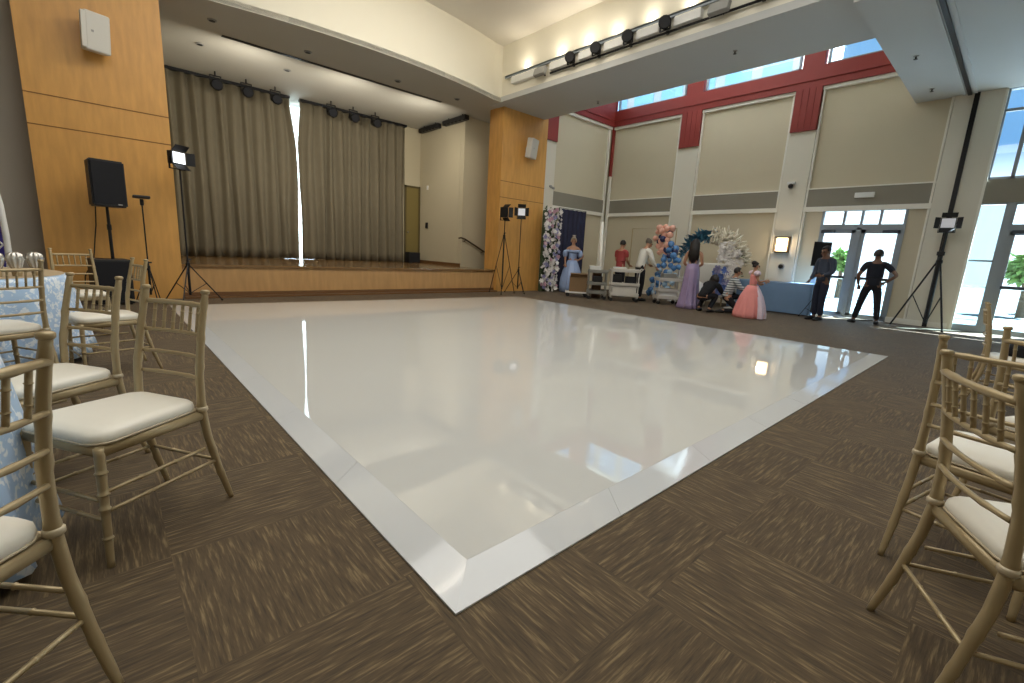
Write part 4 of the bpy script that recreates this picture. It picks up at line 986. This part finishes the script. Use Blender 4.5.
# woman in powder blue gown by the navy backdrop
t, P, k = person('person in powder blue gown before the navy backdrop, hand on hip', (10.84, 9.38, 0), R(140), 1.66,
    dict(elL=(-.36, -.04, 1.16), wrL=(-.19, .03, 1.04), haL=(-.12, .06, 1.02), elR=(.24, .02, 1.13), wrR=(.24, .1, .92), haR=(.23, .13, .85)), gown=1, female=True, hair='hair_pale', bun=True)
skirt([(.33, .01), (.345, .2), (.33, .42), (.28, .65), (.2, .85), (.14, .98)], 12, .10, 14).build('gown_skirt', M['gown_blue'], t, True)
bake_skin({'a': ((0, 0, .93), .155, .115), 'b': ((0, 0, 1.04), .125, .095), 'c': ((0, .01, 1.16), .15, .11), 'd': ((0, .01, 1.24), .16, .115)}, [('a', 'b'), ('b', 'c'), ('c', 'd')]).build('bodice', M['gown_blue'], t, True)
MB().tube([(-.2, 0, 1.26), (-.12, .09, 1.25), (0, .13, 1.24), (.12, .09, 1.25), (.2, 0, 1.26), (.12, -.1, 1.27), (0, -.12, 1.27), (-.12, -.1, 1.27), (-.2, 0, 1.26)], .045, 8).build('shoulder_ruffle', M['gown_blue'], t, True)
for s in (1, -1): MB().ball((s*.23, 0, 1.17), (.08, .08, .12), 12, 8).build('puff_sleeve', M['gown_blue'], t, True)
MB().lathe([(.05, 1.67), (.055, 1.69), (.06, 1.74)], n=16, fold=lambda a, r, z: 1+.12*math.sin(8*a)).build('tiara', M['silver'], t)

# ------------------------------------------------------------------ flowers
def blossom_mesh(r, mat_, petals=6):
    mb = MB()
    for lay, (rr, lift, cnt) in enumerate(((r, .25, petals), (r*.62, .6, petals-1))):
        for j in range(cnt):
            a = 2*PI*j/cnt + lay*.5; c, s = math.cos(a), math.sin(a)
            q = [(0, 0, 0)]
            for (d, w, z) in ((.55, .38, lift*.35), (1.0, .30, lift), (1.12, 0, lift*.9)):
                for sg in ((-1, 1) if w else (0,)): q.append((c*d*rr - s*sg*w*rr, s*d*rr + c*sg*w*rr, z*rr))
            v = [mb.bm.verts.new(p) for p in q]
            for f_ in ((0, 1, 2), (1, 3, 4, 2), (3, 5, 4)): mb.bm.faces.new([v[i] for i in f_])
    mb.ball((0, 0, r*.28), r*.22, 8, 5)
    bmesh.ops.recalc_face_normals(mb.bm, faces=mb.bm.faces[:])
    me = bpy.data.meshes.new('blossom'); mb.bm.to_mesh(me); mb.bm.free(); me.materials.append(M[mat_]); return me
BL = {c: blossom_mesh(.075, c) for c in ('petal_white', 'petal_pink', 'petal_lilac', 'petal_blue')}
def put_blossom(parent, me, loc, nrm, s=1):
    o = bpy.data.objects.new('blossom', me); COL.objects.link(o); o.parent = parent; o.location = loc
    o.rotation_euler = Vector(nrm).to_track_quat('Z', 'Y').to_euler(); o.scale = (s, s, s); return o
def leaf(mb, p, d, L, w):
    p, d = Vector(p), Vector(d).normalized(); sd = d.cross(Vector((.3, .2, 1))).normalized()*w
    v = [mb.bm.verts.new(q) for q in (p, p+d*L*.45+sd, p+d*L, p+d*L*.45-sd)]; mb.bm.faces.new(v)
rnd = random.Random(11)
t = thing('flower_column', 'tall column of white, mauve and lilac flowers at the right edge of the wood pier', 'flower column', (10.12, 9.72, 0))
MB().rbox((0, .06, 1.2), (.5, .12, 2.4), .03).build('support_panel', M['leaf'], t)
lm = MB()
for i in range(420):
    x, z = rnd.uniform(-.34, .34), rnd.uniform(.03, 2.45)
    leaf(lm, (x, -.01, z), (rnd.uniform(-1, 1), -rnd.uniform(.2, 1), rnd.uniform(-1, 1)), .12, .03)
o = lm.build('foliage', M['leaf'], t); o['kind'] = 'stuff'
for i in range(99):
    z = .06 + 2.38*(i+.5)/99 + rnd.uniform(-.02, .02); x = rnd.uniform(-.33, .33)
    c = rnd.choice(['petal_white']*6+['petal_pink']*3+['petal_lilac']*3)
    put_blossom(t, BL[c], (x, -.07-rnd.random()*.07, z), (rnd.uniform(-.5, .5)-.35, -1, rnd.uniform(-.3, .5)), rnd.uniform(.6, .95))
sm = MB()
for i in range(260):
    x, z = rnd.uniform(-.36, .36), rnd.uniform(.04, 2.46); y = -.05-rnd.random()*.07; r_ = rnd.uniform(.022, .04)
    for q in range(5):
        a = 2*PI*q/5; sm.poly([(x, y, z), (x+r_*math.cos(a-.5), y-.01, z+r_*math.sin(a-.5)), (x+r_*1.3*math.cos(a), y-.016, z+r_*1.3*math.sin(a)), (x+r_*math.cos(a+.5), y-.01, z+r_*math.sin(a+.5))])
o = sm.build('small_blossoms', M['petal_white'], t); o['kind'] = 'stuff'
nb = thing('backdrop_panel', 'navy cloth backdrop panel beside the flower column', 'backdrop', (11.5, 10.08, 0))
mb = MB(); g0 = []
for k in range(9):
    z = .05+2.5*k/8; g0.append([mb.bm.verts.new((-.62+1.24*i/40, .025*math.sin(i*.9+.3*math.sin(k)), z)) for i in range(41)])
for a, b in zip(g0, g0[1:]):
    for i in range(40): mb.bm.faces.new((a[i], a[i+1], b[i+1], b[i]))
mb.build('cloth', M['navy'], nb, True)
MB().tube([(-.64, 0, 0), (-.64, 0, 2.57), (.64, 0, 2.57), (.64, 0, 0)], .02, 8).build('frame', M['black_metal'], nb)

# flower arch set: frame, ferns, plumes, blossoms, balloons, white sofa
t = thing('flower_arch', 'round topped white arch dressed with teal fern, cream plumes and blue white blossoms', 'flower arch', (12.05, 5.68, 0))
AR, AZ = .80, 1.0
ap = [(0, AR, 0), (0, AR, AZ)] + [(0, AR*math.cos(a), AZ+AR*math.sin(a)) for a in [PI*i/14 for i in range(1, 14)]] + [(0, -AR, AZ), (0, -AR, 0)]
MB().tube(ap, .03, 10).build('arch_tube', M['white_plastic'], t, True)
MB().rbox((0, AR, .015), (.4, .3, .03), .005).rbox((0, -AR, .015), (.4, .3, .03), .005).build('base_plate', M['white_plastic'], t)
fm = MB()
for i in range(300):
    y = rnd.uniform(-.02, .74); z = AZ+math.sqrt(max(0, AR*AR-y*y)) + rnd.uniform(-.1, .14)
    leaf(fm, (rnd.uniform(-.12, .05), y, z), (-rnd.random(), rnd.uniform(-1, 1), rnd.uniform(-.5, .6)), .2, .035)
o = fm.build('teal_fern', M['leaf_teal'], t); o['kind'] = 'stuff'; o['label'] = 'teal dyed fern spray'
pm = MB()
for i in range(240):
    a = rnd.uniform(.05, PI*.45); ro = rnd.uniform(.62, 1.0); y = -math.sin(a)*ro; z = AZ+ro*math.cos(a)*.95
    d = Vector((rnd.uniform(-.5, .1), -math.sin(a)*rnd.uniform(.2, 1.2)+rnd.uniform(-.4, .4), math.cos(a)*rnd.uniform(.2, 1.1)+rnd.uniform(-.5, .3))).normalized()
    p0 = Vector((rnd.uniform(-.12, .02), y, z)); L = rnd.uniform(.12, .26)
    pm.tube([p0, p0+d*L*.5, p0+d*L], [.008, .028, .008], 5)
o = pm.build('cream_plume', M['plume'], t, True); o['kind'] = 'stuff'; o['label'] = 'cream feathery plume spray'
lv = MB()
for i in range(160):
    z = rnd.uniform(.2, 1.5); leaf(lv, (rnd.uniform(-.1, 0), -AR+.05+rnd.uniform(-.15, .2), z), (-1, rnd.uniform(-1, 1), rnd.uniform(-.6, .9)), .14, .035)
o = lv.build('foliage', M['leaf'], t); o['kind'] = 'stuff'
for i in range(46):
    z = rnd.uniform(.75, 1.6); y = -.74 + rnd.uniform(-.16, .16) if z < 1.2 else -.6+rnd.uniform(-.25, .25)
    put_blossom(t, BL['petal_white'], (-.14-rnd.random()*.06, y, z), (-1, rnd.uniform(-.5, .5), rnd.uniform(-.2, .5)), rnd.uniform(.9, 1.5))
for i in range(36):
    put_blossom(t, BL['petal_blue' if i % 3 else 'petal_lilac'], (-.17-rnd.random()*.06, -.50+rnd.uniform(-.2, .2), rnd.uniform(.35, 1.0)), (-1, rnd.uniform(-.5, .5), rnd.uniform(-.2, .5)), rnd.uniform(.9, 1.5))
def balloon_mesh(r, m_):
    mb = MB().lathe([(.004, -r*1.32), (.018, -r*1.3), (.008, -r*1.2), (r*.3, -r*1.0), (r*.68, -r*.68), (r*.93, -r*.25), (r, .12*r), (r*.9, r*.5), (r*.6, r*.84), (r*.25, r*.99), (.001, r*1.01)], n=18)
    bmesh.ops.recalc_face_normals(mb.bm, faces=mb.bm.faces[:])
    me = bpy.data.meshes.new('balloon'); mb.bm.to_mesh(me); mb.bm.free(); me.materials.append(M[m_])
    for p in me.polygons: p.use_smooth = True
    return me
BM_ = {c: balloon_mesh(.13, c) for c in ('balloon_peach', 'balloon_blue', 'balloon_pale', 'balloon_dark')}
rb_ = random.Random(5); spots = []
for (c, n_, y0, y1, z0, z1) in (('balloon_peach', 13, 6.62, 7.08, 1.62, 2.2), ('balloon_dark', 4, 6.68, 7.0, 1.7, 2.15), ('balloon_peach', 4, 6.8, 7.1, 1.4, 1.65), ('balloon_blue', 13, 6.5, 6.95, 1.0, 1.72), ('balloon_dark', 3, 6.55, 6.8, 1.2, 1.6), ('balloon_blue', 7, 6.75, 7.12, .5, 1.05), ('balloon_pale', 12, 6.42, 7.0, .2, 1.0), ('balloon_blue', 4, 6.8, 7.12, .16, .5)):
    for i in range(n_):
        best = None
        for q in range(30):          # keep neighbours apart
            y, z = rb_.uniform(y0, y1), rb_.uniform(z0, z1)
            d_ = min([math.hypot(y-w[1], z-w[2]) for w in spots] + [9])
            if best is None or d_ > best[0]: best = (d_, y, z)
        spots.append((c, best[1], best[2], rb_.uniform(.5, .72)))
WH = {'balloon_peach': 'peach', 'balloon_blue': 'blue', 'balloon_pale': 'pale blue', 'balloon_dark': 'dark navy'}
cnt = {}
for (c, y, z, s) in spots:
    cnt[c] = cnt.get(c, 0)+1
    o = bpy.data.objects.new('balloon', BM_[c]); COL.objects.link(o); o.location = (11.62+rnd.uniform(-.06, .06), y-.12+.11*math.sin(z*4.2), z*.93); o.scale = (s, s, s); o.rotation_euler = (rnd.uniform(-.6, .6), rnd.uniform(-.6, .6), 0)
    vert = 'top' if z > 1.95 else 'upper part' if z > 1.45 else 'middle' if z > .9 else 'lower part' if z > .5 else 'foot'
    hor = 'left side' if y > 6.9 else 'right side' if y < 6.68 else 'centre'
    tag(o, '%s balloon at the %s of the balloon garland, on its %s' % (WH[c], vert, hor), 'balloon', 'balloons of the garland left of the arch')
sofa = thing('loveseat', 'white tufted loveseat under the flower arch', 'sofa', (12.62, 5.86, 0), R(90))
MB().rbox((0, 0, .30), (1.2, .6, .2), .04, 3).build('seat_base', M['shirt_white'], sofa, True)
MB().rbox((0, -.02, .43), (1.0, .52, .12), .05, 3).build('seat_cushion', M['cushion'], sofa, True)
bk = MB().rbox((0, .28, .72), (1.2, .14, .8), .06, 3)
bk.build('backrest', M['shirt_white'], sofa, True)
for s in (1, -1): MB().rbox((s*.58, 0, .5), (.14, .6, .34), .06, 3).build('armrest', M['shirt_white'], sofa, True)
for a in (-.52, .52):
    for b in (-.24, .24): MB().tube([(a, b, 0), (a, b, .22)], [.018, .026], 8).build('leg', M['gold'], sofa)
sk = tag(MB().lathe([(.26, 0.004), (.3, .2), (.27, .42), (.2, .58), (.06, .66)], n=40, fold=lambda a, r, z: 1+.1*math.sin(9*a+z*9)).build('tulle_heap', M['petal_white'], None, True, loc=(11.55, 5.72, 0)), 'heap of white tulle on the carpet below the blue balloons', 'tulle')
fs = thing('backdrop_frame', 'thin gold rectangular backdrop frame behind the white shirted person', 'frame', (12.6, 7.75, 0))
MB().tube([(0, -.75, 0), (0, -.75, 2.05), (0, .75, 2.05), (0, .75, 0)], .018, 8).build('frame_tube', M['gold'], fs)
MB().box((-.2, -.77, 0), (.2, -.73, .02)).box((-.2, .73, 0), (.2, .77, .02)).build('foot', M['gold'], fs)

# ------------------------------------------------------------------ carts, boxes and tables before the corner
def cart(x, y, rz, L, Dp, hgt, m_, label, items):
    t = thing('utility_cart', label, 'cart', (x, y, 0), rz, 'wheeled carts before the corner')
    for z in (.16, hgt*.55, hgt):
        tr_ = MB().cbox((0, 0, z), (L, Dp, .03)); 
        for sx in (1, -1): tr_.cbox((sx*(L/2-.01), 0, z+.03), (.02, Dp, .07))
        for sy in (1, -1): tr_.cbox((0, sy*(Dp/2-.01), z+.03), (L, .02, .07))
        tr_.build('tray', M[m_], t)
    for sx in (1, -1):
        for sy in (1, -1):
            MB().tube([(sx*(L/2-.03), sy*(Dp/2-.03), .1), (sx*(L/2-.03), sy*(Dp/2-.03), hgt+.03)], .016, 8).build('post', M[m_], t)
            w = MB().tube([(sx*(L/2-.05), sy*(Dp/2-.05)-.015, .05), (sx*(L/2-.05), sy*(Dp/2-.05)+.015, .05)], .05, 12).build('caster', M['black'], t)
            MB().cbox((sx*(L/2-.05), sy*(Dp/2-.05), .105), (.04, .05, .05)).build('caster_fork', M['steel'], w)
    MB().tube([(L/2-.02, -Dp/2+.04, hgt), (L/2+.06, -Dp/2+.04, hgt+.08), (L/2+.06, Dp/2-.04, hgt+.08), (L/2-.02, Dp/2-.04, hgt)], .012, 8).build('handle', M[m_], t)
    return t
cart(10.30, 7.05, R(-48), .75, .42, .78, 'cart_white', 'white wheeled cart in front of the person in red', 0)
cart(10.98, 6.18, R(-40), .6, .4, .62, 'cart_white', 'white wheeled cart in front of the balloon garland', 0)
cart(9.98, 7.70, R(-48), .52, .42, .72, 'cart_grey', 'grey wheeled cart between the cardboard box and the white cart', 0)
Rz = lambda x, y, z, a, d: (x+d*math.cos(a), y+d*math.sin(a), z)
def on_cart(cx, cy, rz, dx, dy): return cx+dx*math.cos(rz)-dy*math.sin(rz), cy+dx*math.sin(rz)+dy*math.cos(rz)
def crate(x, y, z, rz, d, m_, label, cat='box', lid=None):
    t = thing('storage_box', label, cat, (x, y, z), rz, 'boxes on the carts')
    b = MB().rbox((0, 0, d[2]/2), d, .01).build('body', M[m_], t)
    if lid: MB().rbox((0, 0, d[2]+.008), (d[0]+.02, d[1]+.02, .03), .006).build('lid', M[lid], t)
a = R(-48)
for (dx, dy, z, d, m_, lid, w) in ((-.2, 0, .456, (.24, .3, .24), 'black', None, 'black box on the middle tray of the white cart, on the left'), (.16, 0, .456, (.26, .3, .2), 'black_cloth', None, 'black case on the middle tray of the white cart, on the right'), (-.15, 0, .797, (.3, .3, .07), 'cushion', 'white_plastic', 'shallow white box on top of the white cart, on the left'), (.2, .02, .797, (.24, .26, .05), 'shirt_white', None, 'low white tray on top of the white cart, on the right'), (0, 0, .177, (.62, .32, .2), 'cart_white', 'white_plastic', 'long white bin on the bottom tray of the white cart')):
    x, y = on_cart(10.30, 7.05, a, dx, dy); crate(x, y, z, a, d, m_, w, lid=lid)
for (dx, dy, z, d, m_, lid, w) in ((0, 0, .637, (.34, .26, .16), 'cart_grey', None, 'grey bin on top of the cart by the balloons'), (0, 0, .177, (.46, .3, .16), 'white_plastic', 'white_plastic', 'white lidded bin at the bottom of the cart by the balloons')):
    x, y = on_cart(10.98, 6.18, R(-40), dx, dy); crate(x, y, z, R(-40), d, m_, w, lid=lid)
for (dx, dy, z, d, m_, lid, w) in ((-.08, 0, .737, (.3, .3, .12), 'white_plastic', 'white_plastic', 'white lidded box on top of the grey cart'), (.02, 0, .413, (.22, .3, .2), 'black', None, 'black box on the middle tray of the grey cart')):
    x, y = on_cart(9.98, 7.70, R(-48), dx, dy); crate(x, y, z, R(-48), d, m_, w, lid=lid)
t = thing('dolly', 'pale flat dolly under the cardboard box by the blue gown', 'dolly', (9.92, 8.35, 0), R(-48))
MB().rbox((0, 0, .12), (.62, .42, .04), .008).build('deck', M['white_plastic'], t)
for sx in (1, -1):
    for sy in (1, -1): MB().tube([(sx*.24, sy*.15-.015, .05), (sx*.24, sy*.15+.015, .05)], .05, 12).build('caster', M['black'], t)
t = thing('cardboard_box', 'brown cardboard box standing on the pale dolly', 'box', (9.95, 8.33, .14), R(-48))
MB().box((-.24, -.18, 0), (.24, .18, .42)).build('carton', M['cardboard'], t)
for s in (1, -1): MB().cbox((0, s*.24, .45), (.46, .14, .006), (R(s*40), 0, 0)).build('flap', M['cardboard'], t)
MB().box((-.241, -.03, .0), (.241, .03, .421)).build('tape', M['band'], t)
t = thing('carton', 'dark brown taller box beside the cardboard box and grey cart', 'box', (10.32, 7.98, 0), R(-48))
MB().rbox((0, 0, .38), (.24, .3, .76), .01).build('body', M['dark_wood'], t)
MB().cbox((0, 0, .76), (.25, .31, .02)).build('lid', M['cardboard'], t)
# white tube added in place of the light-struck strip at the corner
tb = tag(MB().tube([(10.9, 8.3, .03), (11.3, 8.72, 2.15)], .05, 14).build('lit_corner_strip', M['trim_white'], None, True), 'tall white tube standing for the lit strip in the corner of the room', 'lit strip')
# blue cloth table
t = thing('banquet_table', 'long folding table under the dusty blue cloth', 'table', (12.7, 4.2, 0), R(90))
MB().rbox((0, 0, .725), (1.8, .72, .03), .006).build('tabletop', M['white_plastic'], t)
for a in (-.75, .75):
    for b in (-.28, .28): MB().tube([(a, b, 0), (a, b, .71)], .015, 8).build('leg', M['steel'], t)
c = MB(); pr_ = []
per = [(-.93, -.39), (.93, -.39), (.93, .39), (-.93, .39)]
loop = []
for (a, b) in zip(per, per[1:]+per[:1]):
    N = 36 if abs(a[0]-b[0]) > 1 else 16
    for i in range(N): loop.append((a[0]+(b[0]-a[0])*i/N, a[1]+(b[1]-a[1])*i/N))
rings = []
for z, ex in ((.748, 0), (.735, .012), (.5, .02), (.25, .03), (.03, .035)):
    rings.append([c.bm.verts.new((x*(1+ex) + (.012*(.75-z)/.7*math.sin(i*1.3) if abs(x) > .9 else 0), y*(1+ex*1.5) + (.018*(.75-z)/.7*math.sin(i*1.1) if abs(y) > .36 else 0), z)) for i, (x, y) in enumerate(loop)])
for a, b in zip(rings, rings[1:]):
    for i in range(len(loop)): c.bm.faces.new((a[i], a[(i+1)%len(loop)], b[(i+1)%len(loop)], b[i]))
c.bm.faces.new(rings[0])
tag(c.build('tablecloth', M['cloth_blue'], None, True, loc=(12.7, 4.2, 0), rot=(0, 0, R(90))), 'dusty blue floor-length cloth on the long table by the glazed doors', 'tablecloth')
tag(MB().tube([(12.6, 3.05, .011), (12.9, 2.9, .011), (13.05, 2.7, .011), (12.95, 2.45, .011), (13.1, 2.3, .011), (13.32, 2.2, .011)], .011, 6).build('floor_cable', M['black'], None, True), 'dark cable curling on the carpet below the glazed doors', 'cable')

# ------------------------------------------------------------------ outside
tag(MB().box((XR+.3, -60, -.35), (90, 60, -.1)).build('terrace', M['paving']), 'pale sunlit paving outside the glazed doors', 'paving', kind='structure')
def tree(x, y, h, r, label, seed):
    rn = random.Random(seed)
    t = thing('tree', label, 'tree', (x, y, -.1), 0, 'trees outside the glazed doors')
    MB().tube([(0, 0, 0), (.05, .03, h*.35), (.0, .1, h*.6)], [.12, .09, .05], 8).build('trunk', M['bark'], t, True)
    lm = MB()
    for i in range(900):
        u = Vector((rn.gauss(0, 1), rn.gauss(0, 1), rn.gauss(0, 1))).normalized()*r*rn.random()**.4
        leaf(lm, (u.x, u.y, h*.72+u.z*.85), (rn.uniform(-1, 1), rn.uniform(-1, 1), rn.uniform(-1, .5)), .3, .09)
    o = lm.build('crown', M['hedge'], t); o['kind'] = 'stuff'
tree(22, -.1, 2.2, .55, 'small leafy tree outside behind the far right glass door', 1)
tree(25, -1.5, 2.9, .8, 'taller leafy tree outside at the far right frame edge', 2)
tree(24, 5.35, 2.3, .45, 'small bush-like tree outside beyond the left door leaf', 3)
ow = tag(MB().box((-2, 17, -.1), (12, 17.3, 9)).build('gap_backing', M['stucco']), 'pale wall added outside to whiten the curtain gap', 'wall')  # added sunlit surface that makes the curtain gap read white
bl = thing('building', 'pale building with tall white fins outside the clerestory', 'building', (26, 18, -.1))
MB().box((0, -9, 0), (6, 14, 15)).build('wall', M['stucco'], bl)
for i in range(12):
    MB().box((-.05, -8.6+1.9*i, 1.0), (0.02, -8.6+1.9*i+1.35, 14.4)).build('window_strip', M['sky_glass'], bl)
rw = thing('railing', 'low pale terrace railing outside the glazed doors', 'railing', (17, 1.5, -.1))
MB().box((-.03, -8, .95), (.03, 8, 1.0)).box((-.02, -8, .1), (.02, 8, .14)).build('rail', M['white_plastic'], rw)
for i in range(17): MB().box((-.02, -8+i, 0), (.02, -7.96+i, .95)).build('post', M['white_plastic'], rw)

# ------------------------------------------------------------------ light
world = bpy.data.worlds.new('world'); scene.world = world; world.use_nodes = True
wn = world.node_tree; bg = wn.nodes['Background']
tc = wn.nodes.new('ShaderNodeTexCoord'); sp = wn.nodes.new('ShaderNodeSeparateXYZ'); wn.links.new(tc.outputs['Generated'], sp.inputs[0])
ramp = wn.nodes.new('ShaderNodeValToRGB'); e = ramp.color_ramp.elements
e[0].position = 0; e[0].color = (.94, .98, 1, 1); e[1].position = 1; e[1].color = (.06, .14, .28, 1)
for p_, c_ in ((.10, (.94, .98, 1, 1)), (.19, (.10, .21, .36, 1)), (.42, (.12, .23, .36, 1))):
    q_ = ramp.color_ramp.elements.new(p_); q_.color = c_
wn.links.new(sp.outputs[2], ramp.inputs[0]); wn.links.new(ramp.outputs[0], bg.inputs[0]); bg.inputs[1].default_value = 3.0
def lamp(name, kind, loc, energy, color, size=None, target=None, rot=None, angle=None, spread=None):
    l = bpy.data.lights.new(name, kind); l.energy = energy; l.color = color
    if kind == 'AREA':
        l.shape = 'RECTANGLE'; l.size, l.size_y = size
        if spread: l.spread = spread
    if kind == 'SUN' and angle: l.angle = angle
    if kind in ('POINT', 'SPOT') and size: l.shadow_soft_size = size
    o = bpy.data.objects.new(name, l); COL.objects.link(o); o.location = loc
    if target is not None: o.rotation_euler = (Vector(target)-Vector(loc)).to_track_quat('-Z', 'Y').to_euler()
    if rot is not None: o.rotation_euler = rot
    return o
sun = lamp('sun', 'SUN', (20, -8, 20), 95.0, (.93, .97, 1), rot=Vector((-.5, .42, -1)).to_track_quat('-Z', 'Y').to_euler(), angle=R(.6))
COOL, WARM = (.80, .91, 1.0), (1.0, .90, .74)
lamp('bay_fill', 'AREA', (11.6, 6.2, ZT-.06), 185, (.97, .98, 1), (3, 7.4), target=(11.9, 6.2, 0))  # unseen area fill added to brighten the window bay
lamp('hall_fill', 'AREA', (2.8, 3.2, ZC-.06), 430, (1.0, .98, .94), (7.5, 8.5), target=(2.8, 3.2, 0))  # unseen area fill added to brighten the hall
for yy in (8.85, 7.74, 6.97, 6.25, 5.48, 4.7): lamp('cove_uplight', 'AREA', (XB-.13, yy, 5.46), 3.0, WARM, (.1, .4), target=(XB-.06, yy, 6.4))
lamp('pier_wash', 'AREA', (4.5, 6.4, ZC-.1), 110, WARM, (5, .5), target=(4.5, 10.2, 2.2))
for xx in (2.6, 4.7, 6.7): lamp('stage_fill', 'AREA', (xx, 10.9, 4.2), 32, (1.0, .93, .8), (.7, .3), target=(xx, 13.9, 3.6))  # unseen rear-facing fills added to lift curtain and stage ceiling
lamp('sconce_bulb', 'POINT', (XR-.3, 4.38, 1.69), 9, (1, .8, .55), .08)
lamp('led_left', 'SPOT', (1.12, 9.2, 2.3), 25, (.95, .97, 1), .05, target=(3.5, 6, 0))

scene.view_settings.view_transform = 'Standard'
scene.view_settings.look = 'None'
scene.view_settings.exposure = 0.0
scene.cycles.max_bounces = 8
scene.cycles.diffuse_bounces = 4
scene.cycles.use_denoising = True
scene.cycles.sample_clamp_indirect = 8
